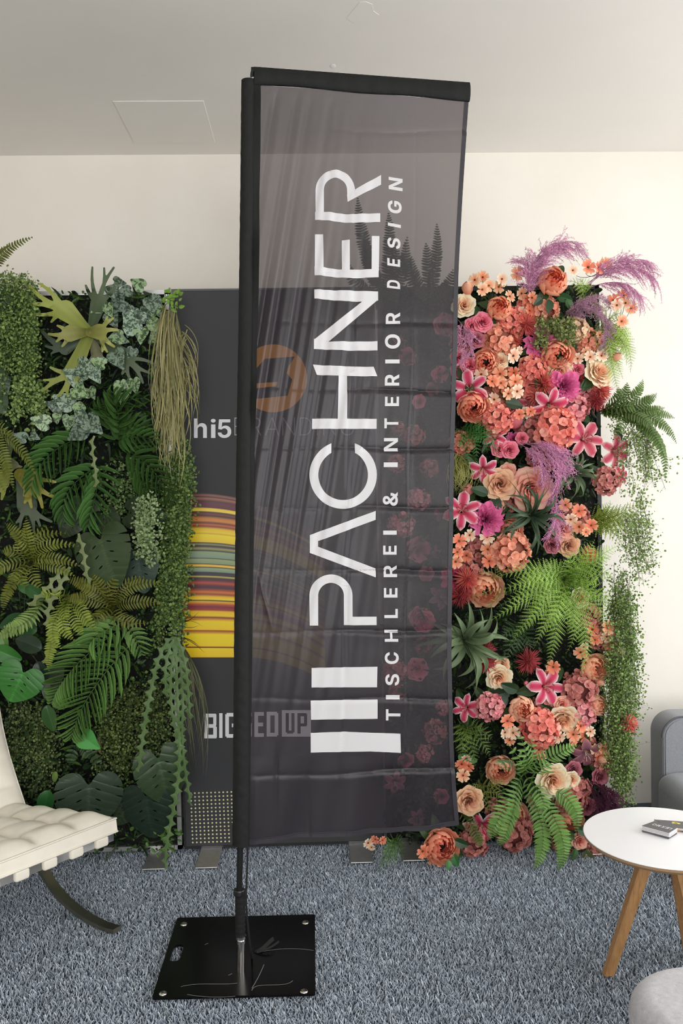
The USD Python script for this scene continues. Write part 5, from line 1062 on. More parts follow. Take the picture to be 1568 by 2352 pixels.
leafy('monstera', 'bright green split leaf at the left edge, above the chair back', 'split-leaf plant', (60, 1545), [(56, 1540, 76, 115, BM, 1.25, 3.46)], T_MON[2], 'gloss_leaf')
pothos = [(62, 1418, 62, 160, L(44, 84, 44)), (85, 1448, 70, 195, L(52, 92, 48)), (-14, 1490, 64, 25, L(58, 122, 50)), (2, 1455, 40, 70, L(90, 130, 60)), (96, 1490, 64, 200, L(44, 62, 44)), (86, 1520, 54, 70, L(44, 60, 46)), (140, 1520, 70, 110, L(56, 66, 56)), (110, 1560, 66, 70, L(58, 68, 58)), (44, 1335, 44, 40, L(64, 112, 54)), (60, 1348, 48, 30, L(52, 96, 50))]
leafy('pothos', 'glossy dark pothos with cream streaked leaves below the long fern frond', 'pothos', (55, 1470), pothos, T_OVAL, 'gloss_leaf', y0=3.57)
leafy('pothos', 'single bright green pothos leaf under the tips of the big palm', 'pothos', (192, 1672), [(188, 1688, 50, 40, L(86, 160, 84), 1.15, 3.44)], T_HEART, 'gloss_leaf', y0=3.55)
leafy('pothos', 'bright green rounded leaves low down, between the chair back and the dark split leaf', 'pothos', (112, 1800), [(112, 1815, 58, 100, L(40, 104, 44), 1.1, 3.47), (128, 1772, 26, 100, L(112, 140, 74), .8, 3.48), (106, 1620, 62, 75, L(52, 88, 44), .8, 3.5), (230, 1690, 40, 90, L(110, 106, 70), .5, 3.52)], T_OVAL, 'gloss_leaf', y0=3.56)
gr_ = []
for _ in range(60):
    x0 = rng.uniform(376, 408); gr_.append((x0, rng.uniform(700, 745), x0+(x0-392)*1.1+rng.uniform(-16, 16), rng.uniform(800, 1000), rng.uniform(-.06, .06), rng.uniform(.01, .07), rng.uniform(2, 3.6)))
for _ in range(230):
    x0, y0_ = rng.uniform(362, 430), rng.uniform(755, 960); gr_.append((x0, y0_, x0+rng.uniform(-18, 18), y0_+rng.uniform(70, 170), rng.uniform(-.14, .14), rng.uniform(0, .05), rng.uniform(1.8, 3.6)))
for _ in range(16): gr_.append((rng.uniform(410, 430), (y0_ := rng.uniform(720, 900)), rng.uniform(440, 458), y0_+rng.uniform(60, 110), rng.uniform(-.2, -.05), .03, 2.2))
ribbons('hanging_grass', 'dry yellowish grass hanging down the right edge of the green wall', 'hanging grass', (390, 715), gr_, 3.2, L(128, 130, 80), y=3.49, stuff=True, part='blades', seed=8, rows=8, col2=L(192, 184, 134))
hanging('trailing_vine', 'bushy small-leaved vine hanging down the right edge, under the dry grass', 'trailing vine', [(rng.uniform(385, 432), rng.uniform(985, 1100), rng.uniform(180, 400), rng.uniform(-14, 6)) for _ in range(34)]+[(rng.uniform(365, 425), rng.uniform(1240, 1320), rng.uniform(120, 220), rng.uniform(-8, 8)) for _ in range(20)], 6.4, L(66, 96, 48), L(136, 162, 86), per=9, spread=8, y=3.53, seed=5)
hanging('trailing_vine', 'pale bead-like vine hanging over the dark split leaf', 'trailing vine', [(rng.uniform(318, 345), rng.uniform(1130, 1180), rng.uniform(90, 140), rng.uniform(-22, 32)) for _ in range(12)], 6.4, L(120, 146, 92), L(172, 192, 142), per=7, spread=6, y=3.44, seed=6)
hanging('trailing_vine', 'fine dark trailing vine low on the right half of the green wall', 'trailing vine', [(rng.uniform(235, 385), rng.uniform(1540, 1640), rng.uniform(80, 220), rng.uniform(-14, 14)) for _ in range(44)], 5.8, L(44, 60, 30), L(124, 144, 76), per=10, spread=9, y=3.55, seed=7)
hanging('trailing_vine', 'fine trailing vine beside the back of the white chair', 'trailing vine', [(rng.uniform(15, 130), rng.uniform(1590, 1700), rng.uniform(80, 190), rng.uniform(-14, 14)) for _ in range(44)], 6.0, L(44, 60, 32), L(134, 154, 92), per=11, spread=9, y=3.60, ydep=.02, seed=9)
hanging('trailing_vine', 'scattered bead-leaf vine between the palms in the upper middle', 'trailing vine', [(rng.uniform(240, 380), rng.uniform(1040, 1110), rng.uniform(60, 120), rng.uniform(-10, 10)) for _ in range(16)], 6.4, L(86, 116, 62), L(140, 164, 104), per=8, spread=7, y=3.56, seed=10)
ZG = L(98, 126, 78)
zigzag('zigzag_cactus', 'zigzag-edged trailing stems crossing the left half of the green wall', [(0, 0, [(215, 1000), (213, 1040), (219, 1080), (219, 1118)], 13), (0, 0, [(148, 1300), (125, 1330), (95, 1365), (66, 1390)], 17), (0, 0, [(158, 1300), (140, 1340), (125, 1365), (110, 1420), (118, 1460), (98, 1520)], 20), (0, 0, [(178, 1225), (190, 1262), (196, 1300), (205, 1340), (216, 1360)], 15)], L(128, 142, 96))
zigzag('zigzag_cactus', 'long zigzag-edged stems hanging in a bunch down to the carpet at the right edge', [(0, 0, [(398, 1462), (370, 1500), (352, 1560), (336, 1640), (322, 1740), (318, 1772)], 19), (0, 0, [(402, 1462), (404, 1520), (408, 1620), (412, 1740), (400, 1850), (384, 1930), (380, 1994)], 20), (0, 0, [(406, 1465), (424, 1520), (432, 1590), (436, 1650)], 17), (0, 0, [(404, 1470), (392, 1560), (396, 1640), (418, 1722)], 17), (0, 0, [(408, 1470), (416, 1540), (420, 1610), (418, 1680), (424, 1760), (438, 1850)], 15), (0, 0, [(396, 1470), (380, 1540), (384, 1600)], 17)], ZG, y=3.44)
ribbons('grass_tuft', 'thin dark grass blades poking over the printed stripes', 'grass', (416, 1430), [(414, 1430, 456, 1405, .1, .02), (414, 1430, 462, 1424, -.1, .02), (414, 1432, 466, 1440, -.2, .02), (414, 1434, 458, 1436, .1, .02), (414, 1462, 470, 1500, -.1, .02), (414, 1464, 462, 1490, -.15, .02), (414, 1430, 440, 1400, .1, .02)], 2.2, L(62, 62, 34), y=3.52, seed=12)
ribbons('grass_tuft', 'long thin grass hanging over the panel edge beside the white lettering', 'grass', (415, 1490), [(418, 1480, rng.uniform(430, 472), rng.uniform(1590, 1790), rng.uniform(-.14, .05), rng.uniform(.01, .05)) for _ in range(46)], 2.2, L(84, 94, 58), y=3.50, seed=13, stuff=True, part='blades', col2=L(140, 138, 104))
leafy('box_sprig', 'bright box leaves at the top right corner of the green wall', 'box sprig', (385, 690), [(rng.uniform(368, 412), rng.uniform(668, 715), rng.uniform(9, 14), rng.uniform(0, 360), L(120, 160, 62)) for _ in range(26)], T_OVAL, 'leaf', y0=3.55)
leafy('box_sprig', 'small bright leaves near the floor beside the right foot of the green wall', 'box sprig', (400, 1925), [(rng.uniform(335, 418), rng.uniform(1905, 1962), rng.uniform(9, 14), rng.uniform(0, 360), L(84, 124, 52)) for _ in range(22)], T_OVAL, 'leaf', y0=3.58)
fern('sword_fern', 'dark drooping fern low behind the chair, above the large split leaf', (185, 1700), [(168, 1760, .1), (228, 1775, -.2), (210, 1740, -.1)], L(62, 88, 52), y1=3.52, length=16, width=8, step=9)
# ================================================================== flower wall
coral, coral2, peach, cream = L(226, 128, 96), L(240, 156, 122), L(240, 184, 150), L(240, 216, 180)
pink, mauve, dusty, magenta = L(214, 106, 128), L(170, 92, 112), L(200, 132, 128), L(196, 74, 132)
C = {}
C['rose_pink'] = make_rose('rose_pink', L(202, 86, 112), L(226, 132, 150), 1)
C['rose_mauve'] = make_rose('rose_mauve', L(142, 66, 86), L(184, 108, 122), 2)
C['rose_cream'] = make_rose('rose_cream', L(226, 172, 138), L(243, 218, 188), 3)
C['rose_tan'] = make_rose('rose_tan', L(196, 138, 110), L(228, 188, 152), 4)
C['rose_blush'] = make_rose('rose_blush', L(218, 140, 122), L(240, 196, 172), 5, cedge=L(224, 150, 140))
C['peony_coral'] = make_peony('peony_coral', L(218, 122, 96), L(240, 166, 136), 6)
C['peony_peach'] = make_peony('peony_peach', L(226, 146, 112), L(242, 188, 154), 7)
C['globe_coral'] = make_peony('globe_coral', L(226, 124, 92), L(242, 158, 124), 8, open_=False)
C['globe_peach'] = make_peony('globe_peach', L(236, 154, 122), L(244, 182, 152), 9, open_=False)
C['hyd_coral'] = make_hydrangea('hydrangea_coral', L(232, 130, 118), L(246, 172, 154), 10)
C['hyd_pink'] = make_hydrangea('hydrangea_pink', L(216, 132, 140), L(236, 172, 172), 11)
C['hyd_mauve'] = make_hydrangea('hydrangea_mauve', L(186, 112, 108), L(216, 150, 138), 12)
C['hyd_peach'] = make_hydrangea('hydrangea_peach', L(232, 150, 124), L(244, 190, 160), 13)
C['hyd_cream'] = make_hydrangea('hydrangea_cream', L(232, 190, 156), L(242, 222, 190), 14)
cosm = [make_cosmos('cosmos_%s' % a, b, c, d) for a, b, c, d in (('peach', L(226, 118, 84), L(245, 188, 150), 15), ('apricot', L(232, 138, 98), L(246, 206, 170), 16), ('pale', L(232, 158, 124), L(248, 226, 202), 17), ('orange', L(220, 102, 72), L(240, 160, 126), 18))]
C['lily'] = make_lily('lily_pink', L(196, 34, 84), L(248, 222, 222), 19)
C['lily_soft'] = make_lily('lily_soft', L(178, 48, 78), L(240, 196, 192), 20)
C['lily_dusk'] = make_lily('lily_dusk', L(124, 72, 88), L(168, 116, 122), 21)
C['carn'] = make_carnation('carnation_magenta', L(166, 52, 108), L(216, 106, 158), 22)
C['carn_red'] = make_carnation('carnation_raspberry', L(140, 34, 70), L(196, 72, 110), 23)
C['pin'] = make_pincushion('pincushion', L(240, 164, 144), L(230, 104, 108), 24)
C['pin_dark'] = make_pincushion('pincushion_dark', L(188, 100, 102), L(216, 92, 100), 25)
C['bud'] = make_bud('bud_peach', L(230, 150, 120), L(240, 186, 156), 26)
C['bud_pink'] = make_bud('bud_pink', L(196, 92, 104), L(224, 132, 140), 27)
ROSE, PEO, HYD, LIL, CAR, PIN, BUD = 'rose', 'peony', 'hydrangea', 'lily', 'carnation', 'pincushion_flower', 'flower_bud'
FL = [
 # peonies
 (PEO, 'globe_coral', 'large coral globe peony under the purple plume at the top of the flower wall', 1266, 649, 34, .05, .1, 3.47),
 (PEO, 'globe_coral', 'coral globe peony near the banner edge, second from the top', 1145, 710, 28, 0, .1, 3.49),
 (PEO, 'peony_coral', 'open coral peony with a dark centre, left of the white-centred cream rosebud', 1114, 831, 28, -.1, -.25, 3.49),
 (PEO, 'peony_coral', 'open coral peony with a dark centre, right of the upper magenta carnation', 1278, 815, 35, .05, -.35, 3.48),
 (PEO, 'peony_coral', 'coral peony hanging downwards against the banner edge, below the upper left lily', 1086, 932, 34, -.1, -.45, 3.49),
 (PEO, 'globe_peach', 'tan peach closed peony beside the magenta carnation at mid height', 1137, 1164, 22, 0, -.1, 3.52),
 (PEO, 'peony_coral', 'coral peony with a dark throat tucked behind the ruffled pink bloom at mid height', 1170, 1220, 28, .1, -.1, 3.53),
 (PEO, 'peony_peach', 'big peach peony half veiled by lacy fern, left of the large fern', 1112, 1351, 40, 0, -.3, 3.52),
 (PEO, 'globe_peach', 'peach globe peony above the bright coral hydrangea in the lower half', 1196, 1628, 30, 0, .1, 3.48),
 (PEO, 'peony_peach', 'pink peach peony at the right edge, below the orange cosmos spray', 1362, 1534, 32, .25, 0, 3.50),
 (PEO, 'peony_peach', 'brownish peach peony with a dark centre left of the crown of the bottom fern', 1148, 1765, 32, -.1, -.1, 3.53),
 (PEO, 'peony_peach', 'broad peach peony behind the right fronds of the bottom fern', 1300, 1886, 36, 0, -.2, 3.52),
 (PEO, 'peony_peach', 'peach peony behind the left fronds of the bottom fern', 1178, 1872, 34, 0, -.1, 3.54),
 (PEO, 'peony_coral', 'big coral peony resting on the carpet below the corner of the banner', 1012, 1942, 38, .15, .15, 3.44),
 (PEO, 'globe_peach', 'pale peach bloom like a closed tulip at the right edge of the lower half', 1370, 1620, 24, .35, .1, 3.51),
 # roses
 (ROSE, 'rose_pink', 'left one of the pair of small pink roses near the top', 1085, 748, 17, 0, 0, 3.50),
 (ROSE, 'rose_pink', 'right one of the pair of small pink roses near the top', 1108, 740, 20, .05, 0, 3.49),
 (ROSE, 'rose_mauve', 'mauve-pink rose just below the pair of pink roses near the top', 1092, 780, 18, 0, 0, 3.50),
 (ROSE, 'rose_pink', 'pink rose at the banner edge, right one of the three above the upper left lily', 1079, 842, 19, -.05, 0, 3.50),
 (ROSE, 'rose_pink', 'pink rose at the banner edge, top one of the three above the upper left lily', 1054, 822, 18, -.1, 0, 3.51),
 (ROSE, 'rose_pink', 'pink rose at the banner edge, bottom one of the three above the upper left lily', 1052, 851, 16, -.1, 0, 3.52),
 (ROSE, 'rose_cream', 'small cream rosebud right of the upper dark-centred coral peony', 1150, 829, 16, 0, .05, 3.49),
 (ROSE, 'rose_cream', 'cream rose at the top left corner of the flower wall, beside the banner', 1064, 702, 24, -.1, 0, 3.50),
 (ROSE, 'rose_cream', 'wide cream ranunculus-like rose under the right-hand coral peony', 1284, 853, 26, .05, -.5, 3.50),
 (ROSE, 'rose_pink', 'small deep pink rose left of the big cream rose near the right edge', 1326, 848, 14, .1, 0, 3.50),
 (ROSE, 'rose_cream', 'big cream rose near the right edge of the upper half', 1372, 858, 31, .3, .35, 3.49),
 (ROSE, 'rose_pink', 'left one of the pair of pink roses under the upper coral hydrangeas', 1146, 1031, 17, 0, 0, 3.49),
 (ROSE, 'rose_pink', 'right one of the pair of pink roses, beside the hanging purple plume', 1170, 1033, 18, .05, 0, 3.48),
 (ROSE, 'rose_pink', 'deep pink rose bud just above the hanging purple plume', 1198, 1007, 13, 0, .1, 3.50),
 (ROSE, 'rose_tan', 'pale peach rose left of the biggest peach bloom, mid height', 1148, 1112, 32, -.15, 0, 3.49),
 (ROSE, 'rose_blush', 'small peach rose above the biggest peach bloom', 1166, 1083, 18, 0, .1, 3.51),
 (ROSE, 'rose_blush', 'biggest peach bloom under the hanging purple plume', 1218, 1122, 44, .05, -.15, 3.49),
 (ROSE, 'rose_blush', 'peach rose below the small orange cosmos, right of the spiky air plant', 1292, 1215, 24, .05, 0, 3.54),
 (ROSE, 'rose_mauve', 'left dusky rose peeping out above the large lacy fern', 1268, 1252, 18, 0, 0, 3.55),
 (ROSE, 'rose_tan', 'right dusky rose peeping out above the large lacy fern', 1304, 1252, 24, 0, 0, 3.55),
 (ROSE, 'rose_cream', 'pale rose half buried in the right side of the large lacy fern', 1331, 1373, 20, .1, 0, 3.47),
 (ROSE, 'rose_tan', 'small tan rose above the larger tan rose, right of the big curled air plant', 1152, 1527, 16, 0, 0, 3.51),
 (ROSE, 'rose_cream', 'tan cream rose right below the dark pincushion flowers', 1146, 1556, 27, -.1, -.1, 3.50),
 (ROSE, 'rose_blush', 'small pink-edged rosebud above the pale cream rose in the lower half', 1291, 1617, 17, 0, .1, 3.48),
 (ROSE, 'rose_cream', 'pale cream rose beside the bright coral hydrangea', 1293, 1650, 33, -.05, -.45, 3.48),
 (ROSE, 'rose_cream', 'large open cream rose right of the bottom fern', 1269, 1791, 34, 0, .05, 3.46),
 (ROSE, 'rose_tan', 'tan rose with brown folds near the lower corner of the banner', 1077, 1838, 29, -.05, .05, 3.48),
 (ROSE, 'rose_mauve', 'mauve rose up and right of the large open cream rose', 1316, 1768, 18, .05, 0, 3.50),
 (ROSE, 'rose_cream', 'small cream rosebud touching the right of the large open cream rose', 1312, 1790, 17, .05, 0, 3.47),
 (ROSE, 'rose_mauve', 'dusky mauve rose left of the hanging fern curtain, above the burgundy plume', 1377, 1783, 19, .2, 0, 3.51),
 (ROSE, 'rose_mauve', 'left one of two mauve roses beside the burgundy plume', 1326, 1862, 18, 0, -.2, 3.50),
 (ROSE, 'rose_mauve', 'right one of two mauve roses beside the burgundy plume', 1347, 1851, 19, .1, -.1, 3.50),
 (ROSE, 'rose_blush', 'small peach rose at the bottom, left of the table', 1330, 1931, 17, .05, .1, 3.47),
 (ROSE, 'rose_mauve', 'mauve rose between the fern fronds near the floor', 1204, 1884, 18, 0, 0, 3.54),
 (ROSE, 'rose_mauve', 'mauve rose right of the longest bottom fern frond', 1261, 1893, 20, 0, 0, 3.54),
 # hydrangeas
 (HYD, 'hyd_coral', 'small coral hydrangea below the second coral globe peony', 1172, 738, 27, 0, 0, 3.52),
 (HYD, 'hyd_peach', 'peach hydrangea between the mauve rose and the upper magenta carnation', 1145, 786, 35, 0, 0, 3.53),
 (HYD, 'hyd_peach', 'peach hydrangea right of the second coral globe peony', 1250, 712, 27, 0, 0, 3.52),
 (HYD, 'hyd_coral', 'salmon hydrangea between the cream rosebud and the right-hand coral peony', 1224, 846, 28, 0, 0, 3.51),
 (HYD, 'hyd_cream', 'cream hydrangea beside the fine green sprigs near the top right', 1322, 757, 24, .15, 0, 3.51),
 (HYD, 'hyd_coral', 'large bright coral hydrangea left of the big open lily', 1274, 985, 42, .1, 0, 3.48),
 (HYD, 'hyd_pink', 'dusky pink hydrangea under the lower magenta carnation', 1315, 938, 30, .1, 0, 3.52),
 (HYD, 'hyd_coral', 'coral hydrangea below the first lily, above the bright green fern', 1140, 962, 32, 0, 0, 3.51),
 (HYD, 'hyd_mauve', 'muted coral hydrangea at the right edge, above the purple air plant', 1391, 1104, 27, .25, 0, 3.51),
 (HYD, 'hyd_mauve', 'dusky hydrangea below the lower cosmos cluster, beside the raspberry carnation', 1078, 1312, 28, -.1, 0, 3.54),
 (HYD, 'hyd_peach', 'ruffled pink-peach bloom like a full peony at mid height', 1170, 1268, 38, 0, -.05, 3.48),
 (HYD, 'hyd_mauve', 'dusky hydrangea below the pale rose in the large lacy fern', 1348, 1412, 25, .15, 0, 3.52),
 (HYD, 'hyd_pink', 'pink hydrangea standing alone below the big curled air plant', 1123, 1622, 28, -.05, 0, 3.50),
 (HYD, 'hyd_coral', 'bright coral-pink hydrangea in the middle of the lower half', 1238, 1672, 38, .05, 0, 3.48),
 (HYD, 'hyd_mauve', 'dusky hydrangea between the peach globe peony and the pink-edged rosebud', 1254, 1622, 27, 0, 0, 3.53),
 (HYD, 'hyd_pink', 'soft pink hydrangea right of the pink-edged rosebud', 1334, 1637, 28, .1, 0, 3.50),
 (HYD, 'hyd_mauve', 'large dusky hydrangea right of the lower lily', 1329, 1582, 36, .1, 0, 3.51),
 (HYD, 'hyd_mauve', 'rosy hydrangea below the large open cream rose', 1307, 1832, 31, .05, -.1, 3.50),
 (HYD, 'hyd_mauve', 'small rosy hydrangea right of the small cream rosebud near the bottom', 1336, 1808, 18, .1, 0, 3.51),
 (HYD, 'hyd_mauve', 'shaded mauve hydrangea at the floor under the bottom fern', 1181, 1912, 34, 0, -.1, 3.53),
 (HYD, 'hyd_mauve', 'shaded pink hydrangea at the floor, right of the big coral peony', 1086, 1934, 28, -.1, 0, 3.53),
 (HYD, 'hyd_mauve', 'small dusky hydrangea at the floor beside the right foot plate', 1368, 1950, 20, .1, .1, 3.50),
 (HYD, 'hyd_mauve', 'dark rosy hydrangea under the peach cosmos at the right edge near the bottom', 1382, 1752, 22, .2, 0, 3.53),
 # lilies
 (LIL, 'lily', 'pink and white lily touching the banner edge in the upper half', 1078, 893, 37, -.25, -.15, 3.48),
 (LIL, 'lily', 'pink and white lily below the lower magenta carnation', 1261, 932, 37, 0, -.45, 3.48),
 (LIL, 'lily_soft', 'wide open dusky pink lily right of the large bright coral hydrangea', 1341, 1008, 38, .05, .1, 3.45),
 (LIL, 'lily', 'small lily seen from the side above the pair of pink roses', 1136, 1004, 25, -.2, .5, 3.50),
 (LIL, 'lily', 'small pink and white lily below the bright green fern at the banner edge', 1109, 1079, 30, -.1, -.5, 3.49),
 (LIL, 'lily', 'pink lily touching the banner edge at mid height', 1060, 1172, 38, -.1, .2, 3.48),
 (LIL, 'lily_soft', 'pink lily at the right edge under the dark sword fern', 1412, 1036, 34, .35, -.2, 3.49),
 (LIL, 'lily_soft', 'side-on pale lily at the right edge beside the muted coral hydrangea', 1424, 1092, 22, .7, 0, 3.50),
 (LIL, 'lily', 'pink and white lily alone in the middle of the lower half', 1253, 1577, 38, .15, .15, 3.49),
 (LIL, 'lily', 'pale lily by the banner edge, left of the lone pink hydrangea', 1069, 1626, 28, -.5, .2, 3.52),
 (LIL, 'lily', 'bright pink lily petals low behind the left bottom fern fronds', 1106, 1898, 36, -.1, -.3, 3.52),
 (LIL, 'lily_dusk', 'dusky mauve lily drooping above the mauve rose at the lower right', 1346, 1730, 34, .1, -.5, 3.50),
 # carnations
 (CAR, 'carn', 'ruffled magenta carnation near the top, left of the right-hand coral peony', 1241, 786, 33, -.1, .05, 3.49),
 (CAR, 'carn', 'ruffled magenta carnation right of the middle of the upper half', 1295, 886, 34, .1, 0, 3.48),
 (CAR, 'carn', 'ruffled pink-magenta carnation at mid height near the banner', 1116, 1192, 34, -.1, .1, 3.48),
 (CAR, 'carn_red', 'dark raspberry carnation at the banner edge, above the big curled air plant', 1046, 1328, 30, -.1, 0, 3.52),
 # pincushions
 (PIN, 'pin', 'spiky pink pincushion flower above the upper magenta carnation', 1206, 746, 26, 0, 0, 3.50),
 (PIN, 'pin', 'spiky peach pincushion flower left of the lower magenta carnation', 1246, 884, 28, 0, 0, 3.49),
 (PIN, 'pin', 'spiky pincushion flower right of the lower magenta carnation', 1376, 898, 24, .25, 0, 3.50),
 (PIN, 'pin_dark', 'spiky dark pink pincushion flower at the right edge above the wide open dusky lily', 1367, 920, 22, .2, 0, 3.50),
 (PIN, 'pin', 'spiky pincushion flower above the lily in the upper middle', 1234, 908, 22, 0, -.1, 3.50),
 (PIN, 'pin', 'spiky pink pincushion flower by the raspberry carnation', 1072, 1330, 26, -.05, 0, 3.49),
 (PIN, 'pin_dark', 'spiky dark pink pincushion flower at the banner edge below the raspberry carnation', 1058, 1366, 24, -.1, -.1, 3.50),
 (PIN, 'pin_dark', 'upper one of two spiky pink pincushion flowers right of the curled air plant', 1111, 1494, 24, 0, 0, 3.50),
 (PIN, 'pin_dark', 'lower one of two spiky pink pincushion flowers right of the curled air plant', 1113, 1521, 22, 0, 0, 3.50),
 (PIN, 'pin_dark', 'shaded spiky pincushion flower left above the lone lower lily', 1211, 1517, 26, 0, 0, 3.52),
 (PIN, 'pin', 'pink spiky pincushion flower above the right part of the large lacy fern', 1349, 1276, 18, .1, 0, 3.48),
 (PIN, 'pin', 'coral pincushion flower poking out of the hanging fern curtain beside the grey chair', 1440, 1662, 20, .5, 0, 3.47),
 # buds
 (BUD, 'bud', 'cream and pink flower bud at the top left corner, beside the banner', 1073, 662, 17, -.3, .8, 3.49),
 (BUD, 'bud', 'peach flower bud at the right edge under the pale green fern', 1416, 820, 13, .5, .5, 3.48),
 (BUD, 'bud_pink', 'dusky flower bud right below the small pink and white lily', 1181, 962, 26, 0, .9, 3.50),
 (BUD, 'bud_pink', 'brownish pink bud by the banner edge above the magenta carnation', 1075, 1126, 20, -.3, .3, 3.53),
 (BUD, 'bud', 'peach bud at the right edge below the pink peach peony', 1378, 1568, 12, .5, .2, 3.49),
 (BUD, 'bud_pink', 'small pink bud left of the lone lower lily', 1208, 1570, 8, -.5, 0, 3.50),
 (BUD, 'bud', 'small orange bud near the right edge above the dusky mauve rose', 1384, 1745, 13, .3, .2, 3.48)]
CATS = {ROSE: 'rose', PEO: 'peony', HYD: 'hydrangea', LIL: 'lily', CAR: 'carnation', PIN: 'pincushion flower', BUD: 'flower bud'}
FL += [
 (HYD, 'hyd_coral', 'flat coral hydrangea between the salmon cosmos and the green sprigs near the top', 1212, 712, 24, 0, 0, 3.55),
 (HYD, 'hyd_mauve', 'muted rosy hydrangea left of the mauve-pink rose near the top', 1062, 790, 24, -.1, 0, 3.56),
 (HYD, 'hyd_peach', 'peach hydrangea right under the cream hydrangea near the top right', 1345, 785, 26, .1, 0, 3.55),
 (HYD, 'hyd_mauve', 'dusky hydrangea between the pincushion and the wide cream rose in the upper half', 1262, 858, 26, 0, 0, 3.56),
 (HYD, 'hyd_peach', 'peach hydrangea beneath the middle cosmos cluster', 1160, 885, 34, 0, 0, 3.56),
 (HYD, 'hyd_coral', 'coral hydrangea behind the two upper pincushion flowers', 1215, 888, 30, 0, 0, 3.56),
 (HYD, 'hyd_mauve', 'dusky hydrangea right of the first hanging-down coral peony', 1122, 918, 24, 0, 0, 3.57),
 (HYD, 'hyd_pink', 'rosy hydrangea right of the lower magenta carnation', 1338, 905, 26, .1, 0, 3.56),
 (HYD, 'hyd_mauve', 'brownish coral hydrangea left of the large bright coral hydrangea', 1218, 985, 30, 0, 0, 3.56),
 (HYD, 'hyd_coral', 'deep coral hydrangea by the banner edge above the wiry moss', 1060, 1018, 24, -.1, 0, 3.57),
 (HYD, 'hyd_mauve', 'dusky hydrangea hidden behind the hanging purple plume', 1246, 1050, 30, 0, 0, 3.57),
 (HYD, 'hyd_mauve', 'shaded hydrangea between the pale peach rose and the tan closed peony', 1172, 1148, 24, 0, 0, 3.57),
 (HYD, 'hyd_mauve', 'muted hydrangea beneath the orange cosmos right of the spiky air plant', 1318, 1190, 28, .05, 0, 3.57),
 (HYD, 'hyd_mauve', 'dusky hydrangea behind the lower cosmos cluster at the banner edge', 1092, 1262, 30, 0, 0, 3.57),
 (HYD, 'hyd_mauve', 'rosy hydrangea behind the orange cosmos cluster at the right edge', 1378, 1462, 28, .2, 0, 3.56),
 (HYD, 'hyd_mauve', 'shaded hydrangea under the peach cosmos row', 1340, 1712, 26, .1, 0, 3.57),
 (PIN, 'pin', 'spiky salmon pincushion flower under the peach hydrangea near the top', 1176, 780, 22, 0, 0, 3.53),
 (PIN, 'pin_dark', 'dark spiky pincushion flower right of the right-hand coral peony', 1322, 872, 20, .1, 0, 3.54),
 (CAR, 'carn', 'small magenta bloom at the upper edge of the hanging purple plume', 1180, 1008, 16, 0, .2, 3.54),
 (LIL, 'lily_soft', 'half hidden dusky lily under the coral hydrangea in the upper middle', 1215, 925, 26, -.4, -.3, 3.54),
 (ROSE, 'rose_blush', 'peach rose half hidden behind the right side of the bottom fern', 1238, 1838, 24, 0, 0, 3.55),
 (HYD, 'hyd_mauve', 'shaded hydrangea left of the mauve rose low between the fern fronds', 1146, 1862, 26, 0, 0, 3.57),
 (HYD, 'hyd_mauve', 'shaded rosy hydrangea low at the right, next to the small peach rose', 1296, 1938, 26, 0, 0, 3.55)]
for (nm, cl, lab, px, py, r_, dx, dy, yd) in FL: flower(nm, C[cl], lab, CATS[nm], px, py, r_, yd, dx, dy)
